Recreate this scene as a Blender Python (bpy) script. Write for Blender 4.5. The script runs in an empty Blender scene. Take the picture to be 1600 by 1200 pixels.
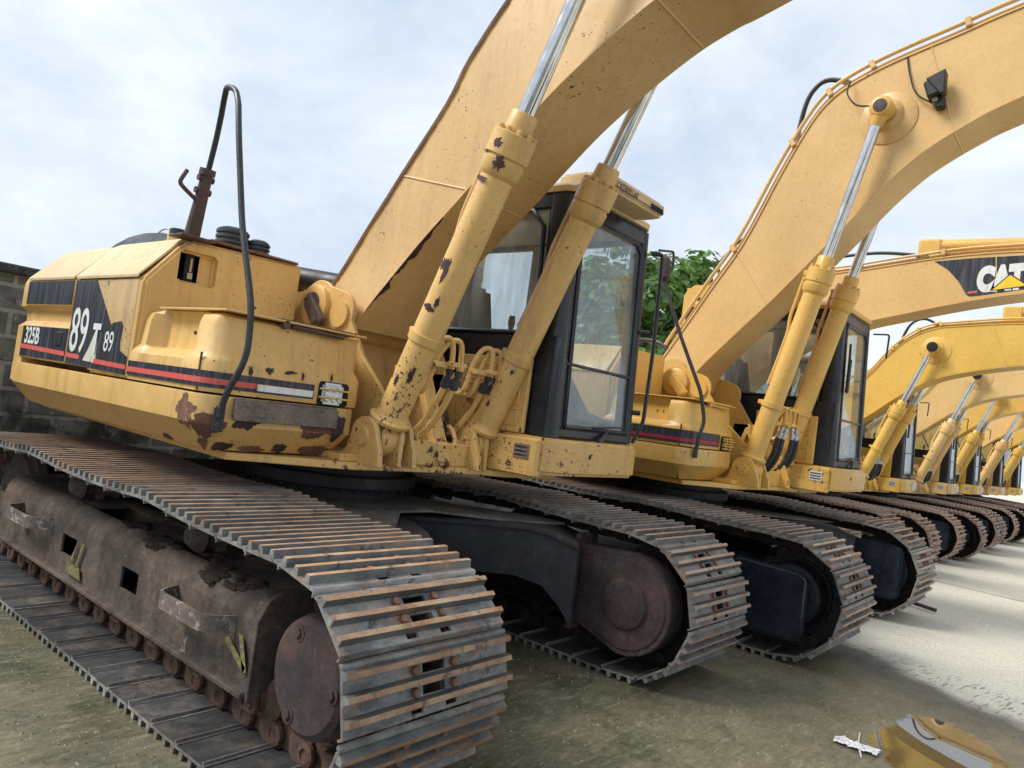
import bpy, bmesh, math, random
from mathutils import Vector, Matrix, noise
random.seed(7)
R=math.radians
scn=bpy.context.scene
col=scn.collection
# ------------------------------------------------------------ camera
cd=bpy.data.cameras.new('camera'); cam=bpy.data.objects.new('camera',cd); col.objects.link(cam)
cd.sensor_fit='HORIZONTAL'; cd.sensor_width=36.0; cd.lens=1151.3/1600*36.0
cd.clip_start=.05; cd.clip_end=6000
yaw,pit,rol=.697,.037,.132
fw=Vector((-math.sin(yaw)*math.cos(pit),math.cos(yaw)*math.cos(pit),math.sin(pit)))
r0=Vector((math.cos(yaw),math.sin(yaw),0)); u0=r0.cross(fw)
rr=r0*math.cos(rol)+u0*math.sin(rol); uu=-r0*math.sin(rol)+u0*math.cos(rol)
Mx=Matrix((rr,uu,-fw)).transposed().to_4x4(); Mx.translation=Vector((0,0,1.512))
cam.matrix_world=Mx
scn.camera=cam
# ------------------------------------------------------------ sky, sun, exposure
SUN_ELEV,SUN_DIR=46,Vector((-.62,-.70,0)).normalized()
w=bpy.data.worlds.new("World"); scn.world=w; w.use_nodes=True
nt=w.node_tree; N=nt.nodes; Lk=nt.links; N.clear()
out=N.new('ShaderNodeOutputWorld'); bg=N.new('ShaderNodeBackground'); bg.inputs['Strength'].default_value=.1
sky=N.new('ShaderNodeTexSky'); sky.sky_type='NISHITA'; sky.sun_disc=False
sky.sun_elevation=R(SUN_ELEV); sky.sun_rotation=math.atan2(SUN_DIR.x,SUN_DIR.y)
sky.altitude=10; sky.air_density=1.0; sky.dust_density=1.5
tc=N.new('ShaderNodeTexCoord')
mp=N.new('ShaderNodeMapping'); mp.inputs['Scale'].default_value=(1,1,1.7); Lk.new(tc.outputs['Generated'],mp.inputs[0])
n1=N.new('ShaderNodeTexNoise'); n1.inputs['Scale'].default_value=2.1; n1.inputs['Detail'].default_value=7; n1.inputs['Roughness'].default_value=.52; Lk.new(mp.outputs[0],n1.inputs['Vector'])
n2=N.new('ShaderNodeTexNoise'); n2.inputs['Scale'].default_value=2.6; n2.inputs['Detail'].default_value=9; n2.inputs['Roughness'].default_value=.62; n2.inputs['Distortion'].default_value=.35; Lk.new(mp.outputs[0],n2.inputs['Vector'])
r1=N.new('ShaderNodeValToRGB'); r1.color_ramp.elements[0].position=.30; r1.color_ramp.elements[0].color=(.84,.84,.84,1); r1.color_ramp.elements[1].position=.56; r1.color_ramp.elements[1].color=(.97,.97,.97,1); Lk.new(n1.outputs['Fac'],r1.inputs[0])
r2=N.new('ShaderNodeValToRGB'); r2.color_ramp.elements[0].position=.36; r2.color_ramp.elements[0].color=(4.85,5.65,6.75,1); r2.color_ramp.elements[1].position=.64; r2.color_ramp.elements[1].color=(7.1,7.5,7.95,1); Lk.new(n2.outputs['Fac'],r2.inputs[0])
mx=N.new('ShaderNodeMixRGB'); Lk.new(r1.outputs[0],mx.inputs[0]); Lk.new(sky.outputs[0],mx.inputs[1]); Lk.new(r2.outputs[0],mx.inputs[2])
Lk.new(mx.outputs[0],bg.inputs['Color']); Lk.new(bg.outputs[0],out.inputs[0])
sd=bpy.data.lights.new('sun','SUN'); sd.energy=2.5; sd.angle=R(22); sd.color=(1,.965,.9)
so=bpy.data.objects.new('sun',sd); col.objects.link(so)
sdir=Vector((SUN_DIR.x*math.cos(R(SUN_ELEV)),SUN_DIR.y*math.cos(R(SUN_ELEV)),math.sin(R(SUN_ELEV))))
so.rotation_euler=sdir.to_track_quat('Z','Y').to_euler(); so.location=(0,0,30)
vs=scn.view_settings; vs.view_transform='Standard'; vs.look='None'; vs.gamma=1; vs.use_curve_mapping=False; vs.exposure=.50
# ------------------------------------------------------------ node helpers
def mat(name):
    m=bpy.data.materials.new(name); m.use_nodes=True; t=m.node_tree
    return m,t,t.nodes['Principled BSDF']
def nz(t,vec,scale,det=4,rough=.55,dist=0):
    n=t.nodes.new('ShaderNodeTexNoise'); n.inputs['Scale'].default_value=scale; n.inputs['Detail'].default_value=det
    n.inputs['Roughness'].default_value=rough; n.inputs['Distortion'].default_value=dist
    if vec is not None: t.links.new(vec,n.inputs['Vector'])
    return n.outputs['Fac']
def ramp(t,fac,stops):
    r=t.nodes.new('ShaderNodeValToRGB'); e=r.color_ramp.elements
    while len(e)<len(stops): e.new(.5)
    for i,(p,c) in enumerate(stops):
        e[i].position=p; e[i].color=(c,c,c,1) if isinstance(c,(int,float)) else (*c,1)
    t.links.new(fac,r.inputs[0]); return r.outputs[0]
def mix(t,fac,a,b,mode='MIX'):
    m=t.nodes.new('ShaderNodeMixRGB'); m.blend_type=mode
    for i,v in ((0,fac),(1,a),(2,b)):
        if hasattr(v,'is_linked') or hasattr(v,'links'): t.links.new(v,m.inputs[i])
        else: m.inputs[i].default_value=v if i==0 else ((*v,1) if not isinstance(v,(int,float)) else (v,v,v,1))
    return m.outputs[0]
def math_(t,op,a,b=None,clamp=False):
    m=t.nodes.new('ShaderNodeMath'); m.operation=op; m.use_clamp=clamp
    for i,v in ((0,a),(1,b)):
        if v is None: continue
        if hasattr(v,'links'): t.links.new(v,m.inputs[i])
        else: m.inputs[i].default_value=v
    return m.outputs[0]
def coords(t,rand=True,scale=(1,1,1)):
    tc=t.nodes.new('ShaderNodeTexCoord'); v=tc.outputs['Object']
    if rand:
        oi=t.nodes.new('ShaderNodeObjectInfo'); a=t.nodes.new('ShaderNodeVectorMath'); a.operation='MULTIPLY_ADD'
        t.links.new(oi.outputs['Random'],a.inputs[0]); a.inputs[1].default_value=(13,29,7); t.links.new(v,a.inputs[2]); v=a.outputs[0]
    mp=t.nodes.new('ShaderNodeMapping'); mp.inputs['Scale'].default_value=scale; t.links.new(v,mp.inputs[0])
    return v,mp.outputs[0]
def bump(t,b,h,strength=.3,dist=.01):
    n=t.nodes.new('ShaderNodeBump'); n.inputs['Strength'].default_value=strength; n.inputs['Distance'].default_value=dist
    t.links.new(h,n.inputs['Height']); t.links.new(n.outputs[0],b.inputs['Normal'])
def paint(name,c1,c2,rust=.5,low=.0,dirt=.4,rough=.4,front=False,chipcol=(.045,.022,.028),rustcol=(.16,.065,.03)):
    """painted steel: fade, chips with rust, run-down dirt; rust 0..1 overall, low adds rust below z=1.5"""
    m,t,b=mat(name)
    v,vs_=coords(t,True,(7,7,.55)); L=t.links
    fade=ramp(t,nz(t,v,1.3,5,.6),[(.35,0.),(.65,1.)])
    base=mix(t,fade,c1,c2)
    fine=ramp(t,nz(t,v,24,4,.6),[(.3,.90),(.7,1.06)]); base=mix(t,.8,base,fine,'MULTIPLY')
    streak=ramp(t,nz(t,vs_,1.6,5,.62),[(.52,0.),(.80,1.)])
    base=mix(t,math_(t,'MULTIPLY',streak,dirt),base,(.19,.15,.09))
    mp2=t.nodes.new('ShaderNodeMapping'); mp2.inputs['Scale'].default_value=(70,70,5); mp2.inputs['Rotation'].default_value=(0,R(33),R(20)); t.links.new(v,mp2.inputs[0])
    drip=math_(t,'MULTIPLY',math_(t,'MULTIPLY',ramp(t,nz(t,vs_,4.2,5,.7),[(.56,0.),(.70,1.)]),ramp(t,nz(t,v,2.1,3),[(.50,0.),(.62,1.)])),.55*min(1,rust*1.5))
    base=mix(t,drip,base,(.34,.17,.075))
    scuff=math_(t,'MULTIPLY',ramp(t,nz(t,mp2.outputs[0],1,5,.7),[(.66,0.),(.70,.55)]),ramp(t,nz(t,v,2.3,3),[(.48,0.),(.6,1.)]))
    base=mix(t,scuff,base,(.22,.14,.06))
    base=mix(t,.9,base,ramp(t,nz(t,v,.75,4,.6),[(.3,.86),(.7,1.08)]),'MULTIPLY')
    big=nz(t,v,1.9,3,.5); chips=nz(t,v,24,7,.66); small=nz(t,v,62,3,.5)
    sep=t.nodes.new('ShaderNodeSeparateXYZ'); L.new(v if False else t.nodes[[n.name for n in t.nodes if n.type=='TEX_COORD'][0]].outputs['Object'],sep.inputs[0])
    lowm=ramp(t,sep.outputs['Z'],[(.0,1.),(1.,0.)])
    mr=t.nodes.new('ShaderNodeMapRange'); mr.inputs['From Min'].default_value=1.85; mr.inputs['From Max'].default_value=1.10; mr.inputs['To Min'].default_value=0; mr.inputs['To Max'].default_value=.085*low
    L.new(sep.outputs['Z'],mr.inputs['Value']); lowv=mr.outputs[0]
    if front:
        mf=t.nodes.new('ShaderNodeMapRange'); mf.inputs['From Min'].default_value=.1; mf.inputs['From Max'].default_value=.95; mf.inputs['To Min'].default_value=-.02; mf.inputs['To Max'].default_value=1
        L.new(sep.outputs['X'],mf.inputs['Value'])
        mg=t.nodes.new('ShaderNodeMapRange'); mg.inputs['From Min'].default_value=.9; mg.inputs['From Max'].default_value=.3; mg.inputs['To Min'].default_value=.25; mg.inputs['To Max'].default_value=1
        L.new(sep.outputs['Y'],mg.inputs['Value'])
        lowv=math_(t,'ADD',math_(t,'MULTIPLY',math_(t,'MULTIPLY',lowv,mf.outputs[0]),mg.outputs[0]),math_(t,'MULTIPLY',math_(t,'SUBTRACT',mf.outputs[0],1.),.03))
    tot=math_(t,'ADD',math_(t,'ADD',math_(t,'MULTIPLY',big,.34),math_(t,'MULTIPLY',chips,.70)),lowv)
    th=.672-.05*rust
    chip=ramp(t,tot,[(th,0.),(th+.008,1.)])
    halo=ramp(t,tot,[(th-.028,0.),(th+.004,.75)])
    sp=ramp(t,math_(t,'ADD',math_(t,'MULTIPLY',small,.8),math_(t,'MULTIPLY',math_(t,'ADD',big,math_(t,'MULTIPLY',lowv,3.)),.25)),[(.700-.025*rust,0.),(.712-.025*rust,1.)])
    base=mix(t,halo,base,mix(t,.5,base,rustcol))
    rc=mix(t,ramp(t,nz(t,v,30,3),[(.4,0.),(.6,1.)]),chipcol,rustcol)
    base=mix(t,math_(t,'MAXIMUM',chip,sp),base,rc)
    L.new(base,b.inputs['Base Color'])
    rg=mix(t,math_(t,'MAXIMUM',chip,sp),ramp(t,nz(t,v,5,4),[(.3,rough-.08),(.7,rough+.15)]),.85); L.new(rg,b.inputs['Roughness'])
    h=math_(t,'ADD',math_(t,'MULTIPLY',chip,-1.0),math_(t,'MULTIPLY',nz(t,v,3.2,3),.9)); bump(t,b,h,.35,.004)
    b.inputs['Coat Weight'].default_value=.12; b.inputs['Coat Roughness'].default_value=.25
    return m
def grime(name,c1,c2,c3,rough=.75,metal=0,scale=5,amt=.55,bs=.5,bd=.006,rough2=None):
    m,t,b=mat(name); v,vs_=coords(t,True,(6,6,.8))
    base=mix(t,ramp(t,nz(t,v,scale,7,.62),[(.38,0.),(.62,1.)]),c1,c2)
    base=mix(t,ramp(t,nz(t,v,scale*2.7,8,.7,.4),[(amt,0.),(amt+.10,1.)]),base,c3)
    base=mix(t,.8,base,ramp(t,nz(t,v,scale*9,6,.7),[(.3,.5),(.7,1.4)]),'MULTIPLY'); base=mix(t,.7,base,ramp(t,nz(t,vs_,1.3,5,.6),[(.35,.65),(.65,1.25)]),'MULTIPLY')
    t.links.new(base,b.inputs['Base Color']); b.inputs['Metallic'].default_value=metal
    t.links.new(ramp(t,nz(t,v,scale*1.7,5),[(.3,rough-.12),(.7,min(1,rough+.12))]),b.inputs['Roughness'])
    bump(t,b,nz(t,v,scale*6,8,.65),bs,bd)
    return m
def plain(name,c,rough=.5,metal=0,spec=None):
    m,t,b=mat(name); v,_=coords(t)
    base=mix(t,ramp(t,nz(t,v,9,5,.6),[(.3,.78),(.7,1.12)]),(0,0,0),c)
    base=mix(t,1.,c,ramp(t,nz(t,v,9,5,.6),[(.3,.78),(.7,1.12)]),'MULTIPLY')
    t.links.new(base,b.inputs['Base Color']); b.inputs['Metallic'].default_value=metal
    t.links.new(ramp(t,nz(t,v,14,4),[(.3,max(.03,rough-.1)),(.7,min(1,rough+.1))]),b.inputs['Roughness'])
    return m
MT={}
MT['y1']=paint('worn_yellow_paint',(.74,.475,.165),(.66,.40,.13),rust=.52,low=.66,dirt=.5,rough=.42,front=True)
MT['y1b']=paint('faded_yellow_boom_paint',(.70,.455,.195),(.63,.395,.155),rust=.22,low=.3,dirt=.25,rough=.42)
MT['y1d']=paint('grimy_yellow_door_paint',(.60,.40,.17),(.50,.32,.13),rust=.35,low=.0,dirt=1.0,rough=.5)
MT['y1top']=paint('chalky_faded_yellow_paint',(.74,.58,.34),(.68,.51,.26),rust=.2,low=0,dirt=.45,rough=.55)
MT['y2']=paint('orange_yellow_paint',(.74,.45,.115),(.70,.415,.095),rust=.16,low=.3,dirt=.16,rough=.33)
MT['y2b']=paint('tan_yellow_boom_paint',(.73,.47,.185),(.69,.43,.155),rust=.02,low=0,dirt=.14,rough=.36)
MT['y3']=paint('bright_yellow_paint',(.74,.47,.10),(.70,.43,.085),rust=.18,low=.2,dirt=.18,rough=.36)
MT['y4']=paint('pale_yellow_paint',(.72,.49,.21),(.68,.45,.17),rust=.15,low=.2,dirt=.2,rough=.4)
MT['flake']=grime('bare_dark_primer',(.035,.020,.028),(.075,.035,.035),(.16,.07,.05),rough=.75,scale=14,amt=.58)
MT['rusty']=grime('flaking_rust',(.12,.055,.04),(.20,.10,.06),(.36,.24,.11),rough=.85,scale=9,amt=.60)
MT['black']=paint('worn_black_decal',(.018,.022,.03),(.028,.033,.042),rust=.1,low=0,dirt=0,rough=.45,chipcol=(.1,.1,.1),rustcol=(.2,.2,.2))
def decal_black():
    m,t,b=mat('faded_black_decal'); v,vs_=coords(t,True,(26,26,1.2))
    base=mix(t,ramp(t,nz(t,vs_,1.5,5,.65),[(.45,0.),(.8,1.)]),(.014,.018,.027),(.12,.12,.14))
    t.links.new(base,b.inputs['Base Color']); b.inputs['Roughness'].default_value=.45; return m
MT['decal']=decal_black()
def spray_c(name,c,c2):
    m,t,b=mat(name); v,vs_=coords(t,False)
    base=mix(t,ramp(t,nz(t,v,42,7,.75),[(.42,0.),(.58,1.)]),c,c2); t.links.new(base,b.inputs['Base Color']); b.inputs['Roughness'].default_value=.85; return m
def decal_c(name,c,c2):
    m,t,b=mat(name); v,vs_=coords(t,True,(14,14,1.5))
    base=mix(t,ramp(t,nz(t,vs_,2,6,.7),[(.5,0.),(.75,1.)]),c,c2); t.links.new(base,b.inputs['Base Color']); b.inputs['Roughness'].default_value=.5; return m
MT['red']=decal_c('faded_red_stripe',(.62,.10,.07),(.62,.22,.16))
MT['crimson']=decal_c('dark_red_stripe',(.38,.02,.05),(.3,.02,.04))
MT['white']=decal_c('white_lettering',(.74,.76,.74),(.45,.47,.45))
MT['cream']=decal_c('cream_decal',(.62,.62,.48),(.45,.46,.36))
MT['logoyellow']=decal_c('yellow_triangle',(.85,.58,.03),(.75,.5,.05))
MT['cabblack']=grime('black_cab_paint',(.010,.013,.020),(.016,.02,.028),(.035,.04,.045),rough=.34,scale=4,amt=.62,bs=.08)
MT['rubber']=plain('black_rubber',(.018,.019,.021),.5)
MT['railblack']=grime('chipped_black_rail',(.018,.02,.024),(.03,.035,.04),(.09,.055,.035),rough=.42,scale=12,amt=.63,bs=.2)
MT['brownsteel']=grime('rusty_brown_steel',(.07,.045,.045),(.11,.065,.055),(.03,.02,.02),rough=.7,scale=14,amt=.6)
MT['greyplate']=grime('bare_grey_rusted_plate',(.15,.125,.11),(.20,.15,.115),(.10,.055,.045),rough=.65,scale=8,amt=.56)
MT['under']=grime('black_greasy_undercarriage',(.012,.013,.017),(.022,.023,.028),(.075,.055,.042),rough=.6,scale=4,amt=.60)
MT['guardblack']=grime('black_glossy_guard_plate',(.010,.014,.022),(.020,.027,.038),(.07,.085,.10),rough=.30,scale=2.2,amt=.66,bs=.12)  # pale bluish patches paint highlights into the black gloss
MT['dusty']=grime('dusty_grey_brown_plate',(.085,.078,.070),(.16,.145,.125),(.24,.22,.19),rough=.9,scale=5,amt=.60)
MT['mudframe']=grime('muddy_brown_track_frame',(.050,.040,.034),(.135,.10,.078),(.40,.38,.34),rough=.9,scale=3.5,amt=.63,bs=.9,bd=.012)
MT['strap']=grime('scraped_step_strap',(.13,.10,.085),(.20,.16,.14),(.52,.50,.47),rough=.85,scale=5,amt=.545,bs=.8)
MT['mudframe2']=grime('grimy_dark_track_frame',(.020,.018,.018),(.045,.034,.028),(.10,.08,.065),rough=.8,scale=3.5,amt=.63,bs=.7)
MT['hub']=grime('pitted_hub',(.035,.026,.028),(.085,.052,.045),(.36,.32,.30),rough=.8,scale=4.2,amt=.64,bs=.7)
MT['chain']=grime('rusty_chain',(.075,.042,.030),(.14,.080,.055),(.03,.022,.02),rough=.85,scale=9,amt=.58,bs=.8)
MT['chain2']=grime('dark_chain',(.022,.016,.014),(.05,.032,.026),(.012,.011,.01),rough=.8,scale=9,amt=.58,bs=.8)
MT['dirt']=grime('clotted_dirt',(.045,.03,.02),(.08,.055,.038),(.02,.014,.01),rough=1,scale=22,amt=.5,bs=1,bd=.02)
MT['bolt']=grime('rusty_bolt',(.28,.14,.08),(.20,.09,.055),(.10,.05,.035),rough=.75,scale=30,amt=.6)
def shoe_steel(name,a,b_,c,rust):
    m,t,b=mat(name); v,vs_=coords(t,True,(3,1,3))
    base=mix(t,ramp(t,nz(t,vs_,7,7,.65),[(.35,0.),(.65,1.)]),a,b_)
    base=mix(t,ramp(t,nz(t,v,5,7,.7),[(.60-rust*.12,0.),(.70,.8)]),base,c)
    base=mix(t,.4,base,ramp(t,nz(t,v,90,3),[(.3,.7),(.7,1.25)]),'MULTIPLY')
    oi=t.nodes.new('ShaderNodeObjectInfo'); base=mix(t,1.,base,ramp(t,oi.outputs['Random'],[(0.,.68),(1.,1.22)]),'MULTIPLY')
    base=mix(t,ramp(t,nz(t,v,11,8,.75),[(.57,0.),(.63,.75)]),base,(.055,.042,.034))
    t.links.new(base,b.inputs['Base Color']); b.inputs['Metallic'].default_value=.3
    t.links.new(ramp(t,nz(t,v,14,5),[(.3,.38),(.7,.68)]),b.inputs['Roughness']); bump(t,b,nz(t,v,60,6,.6),.35,.003); return m
MT['shoe']=shoe_steel('worn_track_steel',(.135,.138,.14),(.37,.365,.345),(.36,.22,.13),.95)
MT['shoerust']=shoe_steel('rust_on_grouser_edge',(.37,.20,.12),(.55,.39,.24),(.16,.08,.05),.75)
MT['shoe2']=shoe_steel('dusty_track_steel',(.18,.17,.155),(.33,.31,.28),(.30,.17,.11),.8)
MT['shoerust2']=shoe_steel('light_rust_grouser_edge',(.40,.25,.17),(.46,.38,.31),(.24,.12,.07),.4)
MT['shoe3']=shoe_steel('rusty_track_steel',(.28,.19,.15),(.36,.27,.22),(.34,.16,.10),.6)
MT['shoemud']=shoe_steel('muddy_shoe_inside',(.05,.054,.062),(.105,.10,.095),(.27,.215,.16),.95)
MT['shoeside']=shoe_steel('shaded_grouser_side',(.085,.088,.092),(.19,.185,.175),(.36,.20,.11),.75)  # rusty steel, base colour darkened to put shade on the upright grouser sides
MT['chrome']=plain('chromed_rod',(.62,.64,.66),.14,1)
MT['crimp']=plain('zinc_hose_crimp',(.55,.56,.56),.35,.7)
MT['fitting']=grime('dark_hose_fitting',(.03,.035,.045),(.06,.06,.07),(.1,.06,.06),rough=.55,scale=20)
MT['dark']=plain('dark_void',(.008,.008,.01),.8)
MT['seat']=plain('dark_seat_cloth',(.035,.04,.045),.85)
MT['trim']=plain('beige_cab_trim',(.42,.40,.34),.7)
MT['gearyellow']=plain('yellowed_console',(.45,.40,.22),.6)
MT['tarp']=grime('grey_weathered_sheet',(.035,.045,.06),(.07,.085,.105),(.17,.11,.075),rough=.7,scale=6,amt=.66)
MT['ribrub']=plain('ribbed_grey_rubber',(.045,.055,.065),.6)
MT['lens']=plain('headlamp_lens',(.55,.6,.6),.18,.4)
MT['sticker']=plain('white_sticker',(.6,.6,.58),.5)
MT['spray']=spray_c('yellow_spray_mark',(.21,.195,.055),(.10,.085,.06))
def glass():
    m,t,b=mat('cab_glass'); t.nodes.remove(b); o=t.nodes['Material Output']
    tr=t.nodes.new('ShaderNodeBsdfTransparent'); tr.inputs[0].default_value=(.93,.96,.965,1)
    gl=t.nodes.new('ShaderNodeBsdfGlossy'); gl.inputs['Roughness'].default_value=.015; gl.inputs[0].default_value=(.95,.98,1,1)
    df=t.nodes.new('ShaderNodeBsdfDiffuse'); df.inputs[0].default_value=(.6,.62,.6,1)
    fr=t.nodes.new('ShaderNodeFresnel'); ge=t.nodes.new('ShaderNodeNewGeometry'); t.links.new(math_(t,'SUBTRACT',1.5,math_(t,'MULTIPLY',ge.outputs['Backfacing'],.8333)),fr.inputs[0])
    v,vs_=coords(t,True,(4,4,.8))
    s1=t.nodes.new('ShaderNodeMixShader'); f=math_(t,'ADD',math_(t,'MULTIPLY',fr.outputs[0],.8),.01,True); t.links.new(f,s1.inputs[0]); t.links.new(tr.outputs[0],s1.inputs[1]); t.links.new(gl.outputs[0],s1.inputs[2])
    s2=t.nodes.new('ShaderNodeMixShader'); t.links.new(ramp(t,nz(t,vs_,2.5,6,.65),[(.36,.05),(.78,.26)]),s2.inputs[0]); t.links.new(s1.outputs[0],s2.inputs[1]); t.links.new(df.outputs[0],s2.inputs[2])
    t.links.new(s2.outputs[0],o.inputs[0]); return m
MT['glass']=glass()
# ------------------------------------------------------------ mesh builder
class MB:
    def __init__(s): s.v=[]; s.f=[]; s.m=[]; s.sm=[]
    def add(s,vs,fs,mi=0,smooth=True,mats=None):
        o=len(s.v); s.v+= [tuple(x) for x in vs]
        for k,f in enumerate(fs):
            s.f.append([i+o for i in f]); s.m.append(mats[k] if mats else mi); s.sm.append(smooth)
        return s
    def addbm(s,bm,M=None,mi=0):
        if M is not None: bm.transform(M)
        bm.verts.index_update()
        s.add([v.co[:] for v in bm.verts],[[v.index for v in f.verts] for f in bm.faces],mi); bm.free(); return s
    def box(s,c,size,rot=None,bev=.006,mi=0,seg=1):
        bm=bmesh.new(); bmesh.ops.create_cube(bm,size=1)
        bmesh.ops.scale(bm,vec=size,verts=bm.verts)
        if bev>0:
            bev=min(bev,.45*min(size)); bmesh.ops.bevel(bm,geom=list(bm.edges),offset=bev,segments=seg,affect='EDGES')
        M=Matrix.Translation(c)
        if rot is not None: M=M@rot.to_matrix().to_4x4() if hasattr(rot,'to_matrix') else M@rot
        return s.addbm(bm,M,mi)
    def bx(s,a,b,bev=.006,mi=0,seg=1):
        c=[(a[i]+b[i])/2 for i in range(3)]; return s.box(c,[abs(b[i]-a[i]) for i in range(3)],None,bev,mi,seg)
    def prism(s,pts,d0,d1,axis=1,bev=0,mi=0,seg=1):
        """polygon pts in the plane normal to axis, extruded d0..d1"""
        bm=bmesh.new()
        def P(p,d):
            return (p[0],d,p[1]) if axis==1 else ((d,p[0],p[1]) if axis==0 else (p[0],p[1],d))
        a=[bm.verts.new(P(p,d0)) for p in pts]; b=[bm.verts.new(P(p,d1)) for p in pts]
        bm.faces.new(a); bm.faces.new(b[::-1]); n=len(pts)
        for i in range(n): bm.faces.new((a[i],b[i],b[(i+1)%n],a[(i+1)%n]))
        bmesh.ops.recalc_face_normals(bm,faces=bm.faces)
        if bev>0: bmesh.ops.bevel(bm,geom=list(bm.edges),offset=bev,segments=seg,affect='EDGES',clamp_overlap=True)
        return s.addbm(bm,None,mi)
    def loft(s,rings,closed=True,caps=True,mi=0,smooth=True,mats=None,loop=False):
        n=len(rings[0]); vs=[p for r in rings for p in r]; fs=[]; ms=[]
        K=len(rings)
        for i in range(K if loop else K-1):
            j=(i+1)%K
            for k in range(n if closed else n-1):
                k2=(k+1)%n; fs.append([i*n+k,i*n+k2,j*n+k2,j*n+k]); ms.append(mats[k] if mats else mi)
        if caps and closed and not loop:
            fs.append(list(range(n))[::-1]); fs.append([(K-1)*n+k for k in range(n)]); ms+=[mi,mi]
        return s.add(vs,fs,mi,smooth,ms)
    def tube(s,path,r,seg=10,mi=0,caps=True,rs=None):
        path=[Vector(p) for p in path]; rings=[]; prev=None
        for i,p in enumerate(path):
            if i==0: t=path[1]-p
            elif i==len(path)-1: t=p-path[i-1]
            else: t=(path[i+1]-p).normalized()+(p-path[i-1]).normalized()
            t.normalize()
            if prev is None:
                a=Vector((0,0,1)) if abs(t.z)<.9 else Vector((1,0,0)); n=t.cross(a).normalized()
            else: n=(prev-t*prev.dot(t)).normalized()
            prev=n; b=t.cross(n); q=rs[i] if rs else r
            rings.append([p+n*(q*math.cos(2*math.pi*k/seg))+b*(q*math.sin(2*math.pi*k/seg)) for k in range(seg)])
        return s.loft(rings,True,caps,mi)
    def cyl(s,p0,p1,r0,r1=None,seg=24,mi=0,bev=.0):
        if r1 is None: r1=r0
        p0=Vector(p0);p1=Vector(p1);d=(p1-p0); L=d.length; d.normalize()
        if bev>0 and L>2*bev: return s.revolve([(0,r0-bev),(bev,r0),(L-bev,r1),(L,r1-bev)],p0,d,seg,mi)
        return s.revolve([(0,r0),(L,r1)],p0,d,seg,mi)
    def revolve(s,prof,p0,d,seg=24,mi=0,caps=True):
        p0=Vector(p0);d=Vector(d).normalized(); a=Vector((0,0,1)) if abs(d.z)<.9 else Vector((1,0,0)); n=d.cross(a).normalized(); b=d.cross(n)
        rings=[[p0+d*h+n*(r*math.cos(2*math.pi*k/seg))+b*(r*math.sin(2*math.pi*k/seg)) for k in range(seg)] for h,r in prof]
        return s.loft(rings,True,caps,mi)
    def hexa(s,p,d,r,h,mi=0): return s.revolve([(0,r),(h*.85,r),(h,r*.85)],p,d,6,mi)
    def build(s,name,mats,parent=None,loc=(0,0,0),angle=32):
        me=bpy.data.meshes.new(name); me.from_pydata(s.v,[],s.f)
        if not isinstance(mats,(list,tuple)): mats=[mats]
        for m in mats: me.materials.append(MT[m] if isinstance(m,str) else m)
        me.polygons.foreach_set('material_index',s.m); me.polygons.foreach_set('use_smooth',s.sm)
        bm=bmesh.new(); bm.from_mesh(me); bmesh.ops.recalc_face_normals(bm,faces=bm.faces); bm.to_mesh(me); bm.free()
        me.set_sharp_from_angle(angle=R(angle)); me.update()
        o=bpy.data.objects.new(name,me); col.objects.link(o); o.location=loc
        if parent: o.parent=parent
        return o
def tag(o,label=None,cat=None,group=None,kind=None):
    if label: o['label']=label
    if cat: o['category']=cat
    if group: o['group']=group
    if kind: o['kind']=kind
    return o
def empty(name,loc=(0,0,0),rz=0):
    o=bpy.data.objects.new(name,None); col.objects.link(o); o.location=loc; o.rotation_euler=(0,0,rz); o.empty_display_size=.3; return o
def arc(c,r,a0,a1,n,f=lambda x,y:(x,y)): return [f(c[0]+r*math.cos(R(a0+(a1-a0)*i/n)),c[1]+r*math.sin(R(a0+(a1-a0)*i/n))) for i in range(n+1)]
def smooth_path(P,n=6):
    P=[Vector(p) for p in P]; out=[]
    for i in range(len(P)-1):
        p0=P[max(0,i-1)];p1=P[i];p2=P[i+1];p3=P[min(len(P)-1,i+2)]
        for k in range(n):
            t=k/n; out.append(.5*((2*p1)+(p2-p0)*t+(2*p0-5*p1+4*p2-p3)*t*t+(3*p1-p0-3*p2+p3)*t**3))
    out.append(P[-1]); return out
def round_corners(P,r,n=4):
    P=[Vector(p) for p in P]; out=[P[0]]
    for i in range(1,len(P)-1):
        a=(P[i-1]-P[i]);b=(P[i+1]-P[i]); q=min(r,a.length*.45,b.length*.45); a=P[i]+a.normalized()*q; b=P[i]+b.normalized()*q
        for k in range(n+1):
            t=k/n; out.append(a*(1-t)**2+P[i]*2*t*(1-t)+b*t*t)
    out.append(P[-1]); return out
def text_mesh(mb,txt,size,to3d,mi=0,sx=1.0,depth=.0012,bold=0.0,fallback=None):
    """font outline -> thin solid; to3d maps (x,y,h) to a 3D point"""
    cu=bpy.data.curves.new('t','FONT'); cu.body=txt; cu.size=size; cu.extrude=depth; cu.offset=bold; cu.fill_mode='BOTH'
    o=bpy.data.objects.new('t',cu); col.objects.link(o); dg=bpy.context.evaluated_depsgraph_get(); me=o.evaluated_get(dg).to_mesh()
    vs=[to3d(v.co.x*sx,v.co.y,v.co.z+depth) for v in me.vertices]; fs=[list(p.vertices) for p in me.polygons]
    mb.add(vs,fs,mi,False); o.evaluated_get(dg).to_mesh_clear(); bpy.data.objects.remove(o); bpy.data.curves.remove(cu)
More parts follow.
